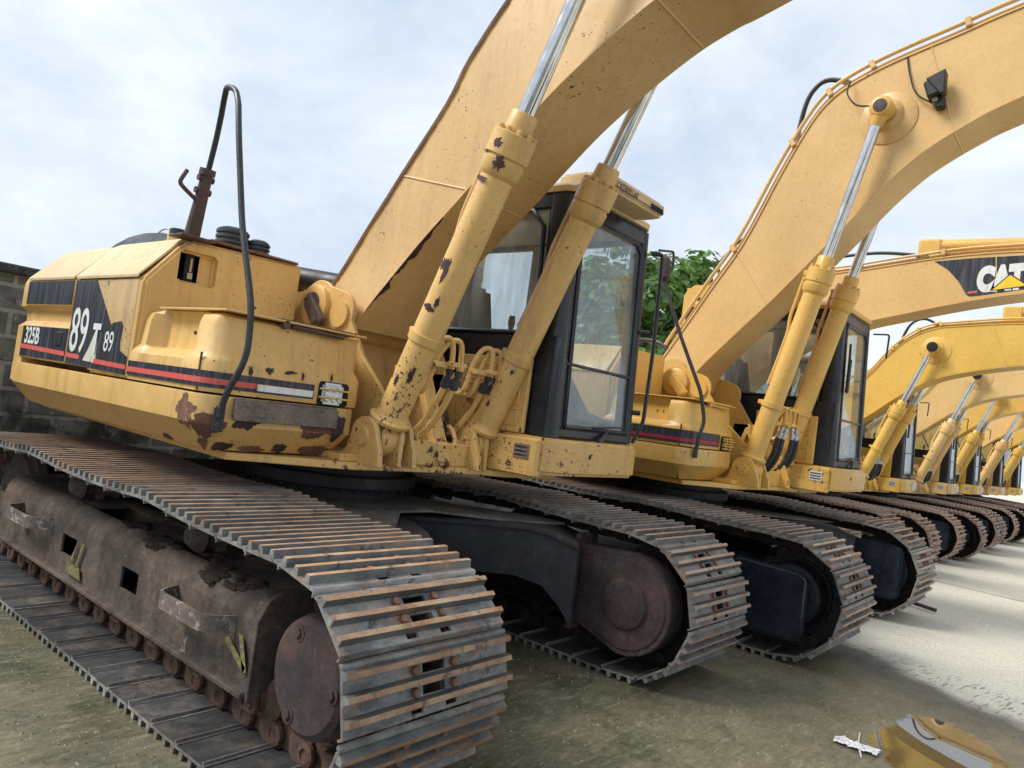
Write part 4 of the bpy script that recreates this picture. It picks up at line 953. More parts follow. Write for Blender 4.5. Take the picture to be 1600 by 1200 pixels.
    for y in (-.4,.4):
        o,F,dd,side=cylinder(root,P['foot'],BOOM[key]['pin'],y,A,P['cylL'],key)
        if P['name']=='m1':
            def cflake(t0,ang,ln,wa,rb,seed):
                q=MB(); up=Vector((0,1,0)); n=36; c=[]
                for k in range(n):
                    a=2*math.pi*k/n; z=max(.15,1+.75*noise.noise(Vector((math.cos(a)*2.4+seed,math.sin(a)*2.4,seed)))+.22*noise.noise(Vector((math.cos(a)*3.6+seed,math.sin(a)*3.6,1)))); c.append((t0+ln*z*math.sin(a),R(ang)+wa*z*math.cos(a)))
                def pt(t,a,r_): return F+dd*t+side*(r_*math.cos(a))+Vector((0,r_*math.sin(a),0))
                cc=(t0,R(ang)); vs=[pt(*cc,rb)]; fs=[]
                for m_ in (.35,.7,1.0): vs+=[pt(cc[0]+(a-cc[0])*m_,cc[1]+(b-cc[1])*m_,rb) for a,b in c]
                for k in range(n): fs.append([0,1+k,1+(k+1)%n])
                for m_ in (0,1):
                    for k in range(n): fs.append([1+m_*n+k,1+m_*n+(k+1)%n,1+(m_+1)*n+(k+1)%n,1+(m_+1)*n+k])
                q.add(vs,fs); q.build('paint_flake','flake',o)
            if y<0:
                for a in ((1.02,-100,.07,.16,.0895,1),(1.04,-78,.03,.40,.0895,2),(.80,-95,.018,.42,.0895,3),(.84,-120,.03,.15,.0895,9),(1.62,-125,.035,.22,.1152,4),(1.71,-100,.025,.22,.1175,5),(1.52,-80,.012,.55,.0995,6),(.42,-140,.05,.16,.0895,7),(.36,-95,.03,.14,.0895,8),(1.66,-60,.012,.4,.1152,12)): cflake(*a)
            else:
                for a in ((.30,-95,.02,.12,.0895,11),(.55,-130,.015,.14,.0895,13)): cflake(*a)
        # steel U bends over the lower barrel
        base=[(1.0,-.26,1.58),(1.05,-.24,1.78),(1.10,-.20,1.87),(1.13,-.15,1.865),(1.12,-.12,1.74)] if y<0 else [(.97,.17,1.60),(1.0,.19,1.78),(1.04,.22,1.87),(1.08,.26,1.865),(1.07,.28,1.74)]
        tail=[(1.08,-.12,1.60),(1.0,-.14,1.42),(.88,-.17,1.29),(.70,-.18,1.25)] if y<0 else [(1.02,.28,1.62),(.94,.26,1.45),(.83,.22,1.31),(.66,.18,1.26)]
        if P['name']!='m1': tail=[(1.08,tail[0][1],1.58),(1.05,tail[0][1],1.42),(.95,tail[0][1]*.95,1.27),(.78,tail[0][1]*.9,1.20),(.5,tail[0][1]*.8,1.19)]
        for k in (0,1):
            du,dv=(.022*k,.052*k); O=Vector((du,dv,-.006*k))
            B_=[Vector(p)+O for p in base]; L_=B_[0]
            g=MB(); pth=smooth_path([L_+Vector((-.13,-.05,.11)),L_+Vector((-.10,-.04,.02)),L_+Vector((-.04,-.01,-.02)),L_+Vector((.005,.0,.03)),*B_[1:]],5); g.tube(pth,.0165,10)
            g.tube([B_[4]+Vector((0,0,.012)),B_[4]+Vector((-.005,0,-.03))],.024,10)
            g.box(B_[1]+Vector((.0,.0,-.05)),(.045,.05,.03),None,.006)
            g.build('steel_oil_line',A,root)
            f0=B_[4]+Vector((-.005,0,-.03)); f1=Vector(tail[0])+O; dd_=(f1-f0).normalized()
            g=MB(); g.revolve([(0,.017),(.006,.024),(.032,.024),(.036,.017),(.052,.017),(.058,.028),(.115,.028),(.12,.020)],f0,dd_,6 if P['name']=='m1' else 12); g.build('hose_fitting','fitting' if P['name']=='m1' else 'crimp',root)
            g=MB(); g.tube(smooth_path([f0+dd_*.10]+[Vector(p)+O for p in tail],5),.0185 if P['name']=='m1' else .026,10); g.build('hydraulic_hose',A if P['name']=='m1' else 'rubber',root)
        g=MB(); g.box(Vector(base[1])+Vector((.04,.06,-.055)),(.05,.17,.035),None,.006); g.box(Vector(base[4])+Vector((.01,.03,-.005)),(.05,.13,.03),None,.006); g.build('pipe_clamp',A,root)
    # pipes along the back of the boom
    if P['name']!='m1':
        nrm=[(T[i]-Lw[i]).normalized() for i in range(len(T))]
        q=MB()
        for y,h,i0,i1 in ((-.245,.095,3,len(T)-3),(-.19,.060,3,len(T)-3),(-.12,.06,3,len(T)-3)):
            q.tube([T[i]+nrm[i]*h+Vector((0,y,0)) for i in range(i0,i1)],.019,8)
        for i in range(6,len(T)-3,8): q.box(T[i]+nrm[i]*.075+Vector((0,-.20,0)),(.045,.16,.085),Matrix.Rotation(math.atan2(nrm[i].x,nrm[i].z),4,'Y'),.006)
        q.build('boom_pipe',Bm,bm_)
        q=MB(); ia,ib={'m2':(22,34),'m3':(20,36),'m4':(24,36)}[key]
        pa=T[ia]+nrm[ia]*.06+Vector((0,-.2,0)); pb=T[ib]+nrm[ib]*.07+Vector((0,-.2,0)); mid=[T[round(ia+(ib-ia)*t)]+nrm[round(ia+(ib-ia)*t)]*(.06+h)+Vector((0,-.2,0)) for t,h in ((.25,.17),(.5,.20),(.75,.15))]
        hp=smooth_path([pa,*mid,pb],6); q.tube(hp,.022,10); q.build('boom_hose','rubber',bm_); q=MB()
        ic=10; q.tube(smooth_path([T[ic]+nrm[ic]*.06,T[ic+1]+nrm[ic+1]*.20+Vector((-.05,0,0)),T[ic+4]+nrm[ic+4]*.22,T[ic+6]+nrm[ic+6]*.07],6),.014,8); q.build('boom_hose','rubber',bm_); q=MB()
        q.tube(smooth_path([T[2]+nrm[2]*.06+Vector((0,-.12,0)),T[2]+nrm[2]*.22+Vector((-.05,-.1,.02)),T[2]+nrm[2]*.32+Vector((-.35,0,-.05)),T[2]+Vector((-.75,.05,-.15))],6),.024,10)
        q.build('boom_hose','rubber',bm_)
        q=MB(); q.tube([hp[0]-(hp[1]-hp[0]).normalized()*.02,hp[2]],.027,10); q.tube([hp[-3],hp[-1]],.027,10); q.build('hose_crimp','crimp',bm_)
    else:
        q=MB(); nrm=[(T[i]-Lw[i]).normalized() for i in range(len(T))]
        q.tube([T[i]+nrm[i]*.045+Vector((0,.05,0)) for i in range(16,len(T)-3)],.02,8); q.build('boom_pipe',Bm,bm_)
        q=MB()
        for i in (26,28): q.tube([T[i]+nrm[i]*.016+Vector((0,-.23,0)),T[i]+nrm[i]*.06+Vector((.01,-.23,0)),T[i]+nrm[i]*.07+Vector((.04,-.23,0))],.007,6)
        q.build('hose_bracket','brownsteel',bm_)
    # stick, its cylinder and bucket beyond the frame edge
    tip=(T[-1]+Lw[-1])/2
    s=MB(); a=tip+Vector((.25,0,.35)); e=tip+Vector((-.55,0,-2.55))
    s.loft([[Vector((p.x+dx_,y,p.z+dz_)) for dx_,y,dz_ in ((-w_,-.16,0),(w_,-.16,0),(w_,.16,0),(-w_,.16,0))] for p,w_ in ((a,.12),(tip,.26),(tip.lerp(e,.3),.24),(e,.11))],True,True); s.cyl(tip+Vector((0,-.3,0)),tip+Vector((0,.3,0)),.12)
    so_=s.build('stick',Bm,root)
    s=MB(); mt=T[int(len(T)*(.66 if key=='m3' else .97 if key=='m2' else .80))]+Vector((0,0,.25)); s.cyl(mt,mt.lerp(a,.62),.085,seg=20); s.cyl(mt.lerp(a,.6),a,.05,seg=16); s.bx((mt.x-.14,-.1,mt.z-.3),(mt.x+.14,.1,mt.z+.08),.03); s.build('stick_cylinder',A,root)
    bk=[(0,.25),(.45,.25),(.62,-.1),(.52,-.5),(.15,-.78),(-.35,-.72),(-.62,-.62),(-.28,-.55),(.12,-.5),(.2,-.1)]
    s=MB(); s.prism([(e.x+a_-.1,e.z+b_-.1) for a_,b_ in bk],-.6,.6,1,.01); s.build('bucket','under',root)
    # hand rail bent tube at the front corner
    if P['name']=='m1':
        q=MB(); v=-1.30
        pth=round_corners([(.862,-1.352,1.31),(.885,-1.345,1.42),(.945,v,1.60),(.92,v,1.84),(.72,v,2.25),(.56,v,2.72),(.49,-1.29,2.90)],.10,5)
        top=smooth_path([pth[-1],Vector((.42,-1.28,2.99)),Vector((.33,-1.28,3.025)),Vector((.27,-1.26,3.0)),Vector((.20,-1.23,2.91)),Vector((.14,-1.21,2.78)),Vector((.08,-1.2,2.60))],5)
        q.tube([*pth[:-1],*top],.0155,12); q.box((.862,-1.352,1.295),(.022,.05,.12),Matrix.Rotation(R(-30),4,'Z'),.005)
        for z in (1.265,1.31): q.hexa((.872,-1.358,z),(.85,-.5,0),.013,.012)
        ro_=q.build('hand_rail','railblack',root)
        q=MB(); q.tube([(.0,-1.20,2.24),(.085,-1.2,2.63)],.036,12,rs=[.044,.030]); q.box((.0,-1.19,2.245),(.16,.2,.014),None,.003)
        q.revolve([(0,.044),(.035,.044)],(.075,-1.2,2.60),(.2,0,1),12)
        q.cyl((.07,-1.245,2.58),(.07,-1.155,2.58),.018); q.cyl((.055,-1.245,2.51),(.055,-1.155,2.51),.018)
        q.tube(round_corners([(.04,-1.22,2.455),(.05,-1.29,2.49),(.05,-1.335,2.52),(.05,-1.30,2.60)],.03),.012,8)
        q.build('rail_post','brownsteel',ro_)
    else:
        q=MB(); v=-1.30
        pth=round_corners([(.865,-1.35,1.40),(.875,-1.35,1.52),(.885,v,1.64),(.82,v,1.88),(.58,v,2.33),(.34,v,2.84)],.06,5); q.tube(pth,.016,10); q.box((.862,-1.352,1.375),(.02,.04,.09),Matrix.Rotation(R(-30),4,'Z'),.004)
        ro_=q.build('hand_rail','railblack',root)
        q=MB(); q.revolve([(0,.02),(.03,.05),(.12,.058),(.20,.05),(.24,.015)],(.345,v,2.83),(-.12,0,1),14); q.build('mirror','brownsteel',ro_)
    return root
def dec_m1(ao,bo_,tbo):
    """side decals of the nearest machine; all on the plane v=-1.42"""
    d=MB(); y=-1.42
    def poly(P,mi=0,off=.003,yy=y): d.loft([[Vector((a,yy-off,b)) for a,b in P],[Vector((a,yy+.001,b)) for a,b in P]],True,True,mi,False)
    poly([(-1.78,1.812),(-.962,1.812),(-.962,1.965),(-1.78,1.965)],0,.003,-1.425)
    poly([(-1.78,1.452),(-.962,1.452),(-.962,1.66),(-1.78,1.66)])
    poly([(-1.79,1.505),(-.962,1.487),(-.962,1.515),(-1.79,1.535)],1,.0045)
    text_mesh(d,'325B',.155,lambda a,b,h:Vector((-1.715+a,y-.0045-h,1.545+b-.012*a)),2,.88,.001,.003)
    do=d.build('lettering_panel',['decal','red','white'],ao)
    q=MB(); q.bx((-1.13,-1.430,1.545),(-1.03,-1.42,1.635),.006); q.build('door_latch','rubber',ao)
    d=MB()
    P=[(-.93,1.448),(-.06,1.432),(-.06,1.53),(-.165,1.56),(-.18,1.60),(-.17,1.70),(-.20,1.725),(-.30,1.715),(-.33,1.70),(-.62,1.962),(-.93,1.962)]
    def poly2(P,mi,off): d.loft([[Vector((a,y-off,b)) for a,b in P],[Vector((a,y+.001,b)) for a,b in P]],True,True,mi,False)
    poly2(P,0,.003)
    poly2([(-.93,1.486),(-.72,1.481),(-.72,1.508),(-.93,1.513)],1,.0045); poly2([(-.50,1.470),(-.06,1.462),(-.06,1.487),(-.50,1.497)],1,.0045)
    text_mesh(d,'89',.385,lambda a,b,h:Vector((-.905+a,y-.0048-h,1.528+b-.02*a)),2,.70,.001,.002)
    text_mesh(d,'T',.235,lambda a,b,h:Vector((-.555+a,y-.0065-h,1.535+b)),2,.75,.001,.008)
    poly2([(-.66,1.478),(-.545,1.475),(-.515,1.56),(-.525,1.665),(-.59,1.56)],3,.0042); poly2([(-.535,1.474),(-.475,1.472),(-.485,1.60),(-.51,1.66)],3,.0042)
    text_mesh(d,'89',.165,lambda a,b,h:Vector((-.385+a,y-.0048-h,1.548+b)),2,.80,.001,0)
    d.build('lettering_panel',['decal','red','white','cream'],bo_)
# ------------------------------------------------------------ the row of machines
GRP='excavators parked side by side in the yard'
m1=excavator(-4.13,3.155,0,dict(name='m1',paint='y1',boompaint='y1b',boom='m1',foot=(.93,1.27),cylL=1.91,lod=2,track='ab',guard='round',dx=0,phase=.06))
tag(m1,'nearest faded yellow excavator, chipped paint, number 89 on its side and tall bent black rail','excavator',GRP)
m2=excavator(-3.57,7.045,0,dict(name='m2',paint='y2',boompaint='y2b',boom='m2',foot=(.95,1.27),cylL=2.03,lod=2,track='bb',guard='flat',dx=-.15,phase=.12))
tag(m2,'orange-yellow excavator second from the front, black work lamp on its tan boom','excavator',GRP)
m3=excavator(-4.85,10.7,-.10,dict(name='m3',paint='y2',boompaint='y2b',boom='m3',foot=(.95,1.27),cylL=1.6,lod=1,track='cc',guard='round',dx=.19,phase=.1))
tag(m3,'excavator with the white CAT lettering on its low level boom, third in the row','excavator',GRP)
m4=excavator(-4.45,14.3,-.15,dict(name='m4',paint='y3',boompaint='y3',boom='m4',foot=(.95,1.27),cylL=1.56,lod=1,track='cc',guard='flat',dx=0,phase=.1,plate=True))
tag(m4,'bright yellow excavator with arched boom and black-capped cylinder pin, fourth in the row','excavator',GRP)
def children(o): return [c for c in bpy.data.objects if c.parent==o]
kids={}
for o in bpy.data.objects:
    if o.parent: kids.setdefault(o.parent.name,[]).append(o)
def copy_tree(o,parent=None,swap=None):
    c=o.copy(); col.objects.link(c); c.parent=parent
    if swap and c.type=='MESH' and c.data.materials:
        for sl in c.material_slots:
            if sl.material and sl.material.name in swap: nm=swap[sl.material.name]; sl.link='OBJECT'; sl.material=nm
    for ch in kids.get(o.name,[]): copy_tree(ch,c,swap)
    return c
rows=[(-4.27,17.9,-.17,'y4','pale yellow arched-boom excavator fifth in the row, paper plate on its cab base'),
      (-4.28,21.5,-.18,'y3','sixth excavator of the row, with the arched boom below the pale one'),
      (-4.10,25.1,-.18,'y2b','far excavator seventh in the row, its boom lowest of the arched ones'),
      (-4.0,28.7,-.18,'y3','last excavator at the far end of the row, at the right edge')]
y3n=MT['y3'].name
for X,Y,D,mt,lab in rows:
    c=copy_tree(m4,None,{y3n:MT[mt]}); c.location=(X,Y,D); c.rotation_euler.z=R({17.9:.8,21.5:-.7,25.1:.9,28.7:-.4}[Y]); c['label']=lab; c['category']='excavator'; c['group']=GRP
# lamp and decal on the booms
def find(root,name): 
    for c in kids.get(root.name,[]):
        if c.name.split('.')[0]==name: return c
b2=find(m2,'boom'); b3=find(m3,'boom')
q=MB(); q.box((2.12,-.335,4.66),(.13,.14,.15),Matrix.Rotation(R(-18),4,'Y'),.015); q.prism([(2.06,4.73),(2.20,4.79),(2.205,4.60),(2.18,4.58)],-.42,-.30,1,.006); q.bx((2.13,-.34,4.50),(2.20,-.25,4.60),.01); lo=q.build('work_lamp','rubber',b2)
q=MB(); q.box((2.13,-.352,4.565),(.04,.012,.035),None,.004); q.build('lamp_connector','gearyellow',lo)
q=MB(); q.tube(smooth_path([(1.86,-.262,5.03),(1.90,-.27,4.85),(1.97,-.29,4.67),(2.10,-.30,4.56)],6),.007,6)
q.tube(smooth_path([(1.42,-.30,4.88),(1.42,-.36,4.74),(1.52,-.40,4.60),(1.66,-.42,4.56)],6),.008,6); q.build('lamp_cable','railblack',b2)
d=MB(); yb=-.25
def p3(P,mi,off): d.loft([[Vector((a,yb-off,b)) for a,b in P],[Vector((a,yb+.001,b)) for a,b in P]],True,True,mi,False)
ox=.25; oz=.10
def S3(u,z): return (u+ox,z+oz)
pts=[(2.56,4.12),(2.72,4.01),(2.85,3.86),(2.95,3.69),(2.99,3.665),(3.10,3.68),(4.05,3.84),(4.05,4.17),(3.6,4.17),(3.0,4.15)]
p3([S3(*p) for p in pts],0,.003)
text_mesh(d,'CAT',.385,lambda a,b,h:Vector((3.055+ox+a,yb-.0045-h,3.745+oz+b+.08*a)),1,.62,.001,.032)
p3([S3(3.22,3.745),S3(3.56,3.80),S3(3.385,3.93)],3,.0095); p3([S3(3.195,3.735),S3(3.59,3.79),S3(3.385,3.95)],0,.0085)
p3([S3(2.96,3.70),S3(3.06,3.715),S3(3.06,3.74),S3(2.96,3.725)],2,.0045)
d.build('boom_lettering',['decal','white','red','logoyellow'],b3)
q=MB(); q.prism([(-.08,2.2),(-.08,3.62),(.0,3.70),(.50,3.72),(.58,3.65),(.58,2.2)],-1.35,-.60,1,.05,seg=2); 
hs=q.build('yellow_housing','y2',m3); q=MB(); q.bx((.16,-1.354,3.05),(.5,-1.349,3.52),.0); q.build('housing_dark_panel','seat',hs)  # yellow box with dark window, machine unidentified, attached to the third excavator
# ------------------------------------------------------------ ground
def gz(y):
    t=max(0,min(1,(y-8.5)/6.5)); return -.17*(t*t*(3-2*t))
gm=MB(); xsn=[-400,-60,-20,-12,-8,-6,-4,-2,0,3,8,20,60,400]; ysn=[-300,-40,-10,0,3,6,8.5]+[8.5+.5*i for i in range(1,15)]+[17,22,30,60,150,600]
vs=[(x,y,gz(y)-.0) for y in ysn for x in xsn]; nx=len(xsn); fs=[[j*nx+i,j*nx+i+1,(j+1)*nx+i+1,(j+1)*nx+i] for j in range(len(ysn)-1) for i in range(nx-1)]
gm.add(vs,fs)
def ground_mat():
    m,t,b=mat('yard_concrete'); tc=t.nodes.new('ShaderNodeTexCoord'); v=tc.outputs['Object']; L=t.links
    sep=t.nodes.new('ShaderNodeSeparateXYZ'); L.new(v,sep.inputs[0])
    mp=t.nodes.new('ShaderNodeMapping'); mp.inputs['Scale'].default_value=(2.2,.55,1); mp.inputs['Rotation'].default_value=(0,0,R(28)); L.new(v,mp.inputs[0]); brushed=mp.outputs[0]
    clean=mix(t,ramp(t,nz(t,v,1.1,6,.6),[(.35,0.),(.65,1.)]),(.60,.57,.475),(.67,.64,.54))
    clean=mix(t,ramp(t,nz(t,brushed,9,8,.72),[(.33,.35),(.55,0.)]),clean,(.50,.47,.39))
    clean=mix(t,ramp(t,nz(t,v,3,9,.8,.6),[(.68,0.),(.71,.75)]),clean,(.10,.095,.085))
    damp=mix(t,ramp(t,nz(t,v,1.7,6,.6),[(.38,0.),(.6,1.)]),(.105,.098,.062),(.175,.158,.098))
    damp=mix(t,ramp(t,nz(t,v,2.6,7,.62,.3),[(.5,0.),(.66,.9)]),damp,(.062,.068,.038))
    damp=mix(t,ramp(t,nz(t,brushed,11,7,.7),[(.50,0.),(.68,.6)]),damp,(.30,.255,.16))
    damp=mix(t,ramp(t,nz(t,brushed,16,8,.75),[(.52,0.),(.66,.7)]),damp,(.085,.075,.05))
    near=ramp(t,math_(t,'MULTIPLY',math_(t,'ADD',math_(t,'ADD',sep.outputs['Y'],math_(t,'MULTIPLY',sep.outputs['X'],.75)),math_(t,'MULTIPLY',nz(t,v,1.0,7,.66),.95)),.1),[(.30,0.),(.50,1.)])
    damp=mix(t,math_(t,'MULTIPLY',near,.55),damp,(.25,.21,.13))
    # damp area: near camera (y small); edge noisy
    e=math_(t,'ADD',math_(t,'ADD',sep.outputs['Y'],math_(t,'MULTIPLY',sep.outputs['X'],.75)),math_(t,'MULTIPLY',nz(t,v,1.0,7,.66),.95))
    wet=ramp(t,math_(t,'MULTIPLY',e,.1),[(.557,1.),(.585,0.)])
    band=ramp(t,math_(t,'MULTIPLY',e,.1),[(.50,0.),(.535,1.)]); 
    grit=ramp(t,math_(t,'ABSOLUTE',math_(t,'SUBTRACT',math_(t,'MULTIPLY',e,.1),.562)),[(.010,.9),(.034,0.)])
    base=mix(t,wet,clean,damp)
    base=mix(t,grit,base,(.10,.095,.075))
    # grease and shade-free stains under the tracks line
    st=ramp(t,nz(t,v,.55,5,.6,.3),[(.60,0.),(.72,.5)])
    base=mix(t,st,base,(.13,.12,.085))
    vo=t.nodes.new('ShaderNodeTexVoronoi'); vo.inputs['Scale'].default_value=52; L.new(v,vo.inputs['Vector'])
    peb=ramp(t,vo.outputs['Distance'],[(.13,1.),(.22,0.)]); pebm=math_(t,'MULTIPLY',peb,math_(t,'MULTIPLY',ramp(t,nz(t,v,1.2,4,.6),[(.42,0.),(.62,1.)]),math_(t,'ADD',math_(t,'MULTIPLY',wet,.75),.12)))
    base=mix(t,pebm,base,(.33,.31,.24))
    base=mix(t,.85,base,mix(t,wet,ramp(t,nz(t,v,38,9,.8),[(.33,.90),(.67,1.08)]),ramp(t,nz(t,v,30,9,.8),[(.33,.60),(.67,1.35)])),'MULTIPLY')
    base=mix(t,.75,base,ramp(t,nz(t,brushed,26,8,.75),[(.36,.74),(.6,1.12)]),'MULTIPLY')
    base=mix(t,math_(t,'MULTIPLY',wet,ramp(t,nz(t,v,160,4,.7),[(.62,0.),(.68,.7)])),base,(.06,.055,.04))
    L.new(base,b.inputs['Base Color'])
    rg=mix(t,wet,.85,ramp(t,nz(t,v,1.5,6,.6),[(.35,.22),(.6,.7)])); L.new(rg,b.inputs['Roughness'])
    h=math_(t,'ADD',math_(t,'MULTIPLY',nz(t,v,60,8,.7),.5),math_(t,'ADD',math_(t,'MULTIPLY',peb,.35),math_(t,'MULTIPLY',nz(t,brushed,14,6,.6),.6)))
    bump(t,b,h,.45,.007); return m
MT['ground']=ground_mat()
tag(gm.build('ground','ground'),kind='structure')
q=MB(); jx=[(-1.9,12.35),(3.5,11.0)]
q.loft([[Vector((a,b-.012,gz(b)+.004)),Vector((a,b+.012,gz(b)+.004))] for a,b in [(-7.0,13.6),(-1.3,12.2),(6,10.3)]],False,False); MT['joint']=plain('tar_joint',(.05,.045,.04),.8); tag(q.build('ground_joint','joint'),kind='structure')
random.seed(3); q=MB()
for k in range(150):
    t=k/150; x=-2.0+2.3*t; y=6.55-.75*t+.0
    for w_ in range(3):
        if random.random()<.35: continue
        a=random.uniform(-.28,.28); L_=random.uniform(.02,.10); wd=random.uniform(.002,.005); cx=x+random.uniform(-.01,.01); cy=y+a; dx_,dy_=.25,.97
        q.add([(cx,cy,.0042),(cx+wd,cy,.0042),(cx+wd+dx_*L_,cy+dy_*L_,.0042),(cx+dx_*L_,cy+dy_*L_,.0042)],[[0,1,2,3]],0,False)
MT['print']=plain('dark_track_print',(.20,.185,.14),.9); tag(q.build('track_prints','print'),kind='structure')
# puddle with a shore of thin mud lines
def water():
    m,t,b=mat('puddle_water'); t.nodes.remove(b); o=t.nodes['Material Output']
    tr=t.nodes.new('ShaderNodeBsdfTransparent'); tr.inputs[0].default_value=(.80,.76,.66,1); g=t.nodes.new('ShaderNodeBsdfGlossy'); g.inputs['Roughness'].default_value=.012
    at=t.nodes.new('ShaderNodeAttribute'); at.attribute_name='depth'; v,_=coords(t,False)
    e=math_(t,'ADD',at.outputs['Fac'],math_(t,'MULTIPLY',math_(t,'SUBTRACT',nz(t,v,13,8,.7),.5),1.1))
    cov=ramp(t,e,[(.20,0.),(.42,1.)])
    cl=t.nodes.new('ShaderNodeBsdfTransparent'); mw=t.nodes.new('ShaderNodeMixShader'); mw.inputs[0].default_value=.38; t.links.new(tr.outputs[0],mw.inputs[1]); t.links.new(g.outputs[0],mw.inputs[2])
    mo=t.nodes.new('ShaderNodeMixShader'); t.links.new(cov,mo.inputs[0]); t.links.new(cl.outputs[0],mo.inputs[1]); t.links.new(mw.outputs[0],mo.inputs[2]); t.links.new(mo.outputs[0],o.inputs[0]); return m
MT['water']=water()
PUD=[(-.98,4.55),(-.93,4.80),(-.86,5.22),(-.70,5.30),(-.50,5.15),(-.33,4.92),(-.20,4.60),(-.22,4.15),(-.45,3.85),(-.64,4.05),(-.80,4.28)]
def puddle(pts,name,z):
    q=MB(); P=smooth_path([(a,b,z) for a,b in pts+[pts[0]]],10)[:-1]; c=sum(P,Vector())/len(P); n=len(P); vs=[]; dep=[]
    for k,m_ in enumerate((1.12,1.0,.86,.70,.4)): vs+=[c+(p-c)*m_ for p in P]; dep+=[(0,.18,.6,1,1)[k]]*n
    fs=[[r_*n+i,r_*n+(i+1)%n,(r_+1)*n+(i+1)%n,(r_+1)*n+i] for r_ in range(4) for i in range(n)]; fs.append([4*n+i for i in range(n)])
    q.add(vs,fs); o=q.build(name,'water'); at=o.data.attributes.new('depth','FLOAT','POINT'); at.data.foreach_set('value',dep); return tag(o,kind='structure')
puddle(PUD,'puddle',.005)
# loose litter
random.seed(11)
def crumple():
    bm=bmesh.new(); bmesh.ops.create_grid(bm,x_segments=22,y_segments=10,size=1)
    for v in bm.verts:
        x,y=v.co.x,v.co.y; n=noise.noise(Vector((x*2.3,y*2.5,1))); n2=noise.noise(Vector((x*6,y*6,4)))
        v.co=Vector((x*.105+.02*n2,y*.045+.016*n,.012+.018*abs(n)+.010*n2))
    return bm
bm=crumple(); q=MB(); q.addbm(bm); MT['plastic']=plain('crumpled_clear_plastic',(.62,.62,.64),.25)
o=q.build('plastic_wrapper','plastic',None,(-.955,4.32,0),angle=15); o.rotation_euler=(0,0,R(2)); tag(o,'crumpled clear plastic wrapper lying on the damp ground left of the puddle','litter')
q=MB(); q.tube([(-.995,4.55,.006),(-.955,4.36,.012),(-.90,4.20,.008)],.005,6); tag(q.build('drinking_straw','sticker'),'thin white straw on the damp ground across the plastic wrapper','litter')
q=MB(); q.tube([(-1.72,9.14,.04),(-1.38,9.0,.03)],.020,8); tag(q.build('iron_bar','brownsteel'),'short dark iron bar on the concrete at the front of the second excavator','bar')
q=MB()
for i in range(2600):
    if i<1300: x=random.uniform(-3.4,-.2); y=random.uniform(1.0,1.5) if random.random()<.25 else random.uniform(2.4,5.6)
    else: x=random.uniform(-6,-1.9); y=random.uniform(.5,1.5)
    if -0.9<x<-.1 and 4.1<y<5.1: continue
    s=random.uniform(.0025,.008)*(1.5 if random.random()<.02 else .8); a=random.uniform(0,6.28)
    c,sn=math.cos(a),math.sin(a); P=[Vector((x+s*(u*c-w_*sn)*random.uniform(.7,1.3),y+s*(u*sn+w_*c)*random.uniform(.7,1.3),zz)) for u,w_,zz in ((-1,-.7,0),(1,-.7,0),(1,.7,0),(-1,.7,0),(0,0,s*random.uniform(.7,1.2)))]
    q.add(P,[[0,1,4],[1,2,4],[2,3,4],[3,0,4]],random.choice((0,0,1)),False)
MT['grit1']=plain('pale_grit',(.30,.28,.22),.9); MT['grit2']=plain('dark_grit',(.10,.09,.07),.9)
tag(q.build('gravel',['grit1','grit2']),kind='stuff')
# ------------------------------------------------------------ block wall behind the machines
random.seed(5)
def wall_mat(nm,c1,c2,c3):
    m,t,b=mat(nm); v,vs_=coords(t,False,(5,5,.7))
    base=mix(t,ramp(t,nz(t,v,2.2,7,.65),[(.38,0.),(.62,1.)]),c1,c2)
    base=mix(t,ramp(t,nz(t,v,7,8,.75),[(.56,0.),(.66,.9)]),base,c3)
    base=mix(t,ramp(t,nz(t,v,1.3,6,.7,.5),[(.47,0.),(.56,.9)]),base,(.018,.024,.020))
    t.links.new(base,b.inputs['Base Color']); b.inputs['Roughness'].default_value=.95; bump(t,b,nz(t,v,22,9,.7),1,.02); return m
MT['block']=wall_mat('stained_block',(.07,.073,.07),(.17,.17,.16),(.26,.26,.24)); MT['mortar']=wall_mat('pale_mortar',(.20,.20,.175),(.33,.33,.29),(.06,.065,.055)); MT['cap']=wall_mat('black_mould_coping',(.03,.033,.036),(.06,.06,.065),(.13,.13,.13))
q=MB(); xw=-7.7; h=.205; gap=.026; z=-.25; r_=0
Y0,Y1=-6,36
q.bx((xw-.18,Y0,-.3),(xw-.004,Y1,2.14),0,1)
while z<2.10:
    y=Y0+(0 if r_%2 else -.23)
    while y<Y1:
        L=.44; dd=random.uniform(-.006,.006); q.bx((xw-.10,max(Y0,y),z),(xw+dd,min(Y1,y+L),min(z+h,2.13)),.008 if y<8 else 0,0); y+=L+gap
    z+=h+gap; r_+=1
y=Y0
while y<Y1: 
    L=random.uniform(.8,1.3); e=min(Y1,y+L); q.bx((xw-.21,y,2.14),(xw+.05,e-.006,2.235+random.uniform(-.008,.008)),.014,2); y=e
tag(q.build('block_wall',['block','mortar','cap']),'long mould-stained concrete block wall with black coping behind the parked machines','wall')
q=MB(); 
for i in range(14):
    t=i/13; bm=bmesh.new(); bmesh.ops.create_icosphere(bm,subdivisions=2,radius=.05+.03*random.random())
    for v in bm.verts: v.co*=1+.35*noise.noise(v.co*14+Vector((i,0,0)))
    bm.transform(Matrix.Diagonal((1.1,.7,.5,1))); q.addbm(bm,Matrix.Translation((-6.0+.95*t,3.03,.91-.04*t)))
q.bx((-6.6,3.0,.82),(-5.05,3.05,.89),.01)
for v in range(0): pass
tag(q.build('cement_crust','mortar',angle=60),'strip of crumbly grey cement showing behind the nearest track under the counterweight','rubble')
bpy.data.objects['cement_crust'].location=(0,0,.05)
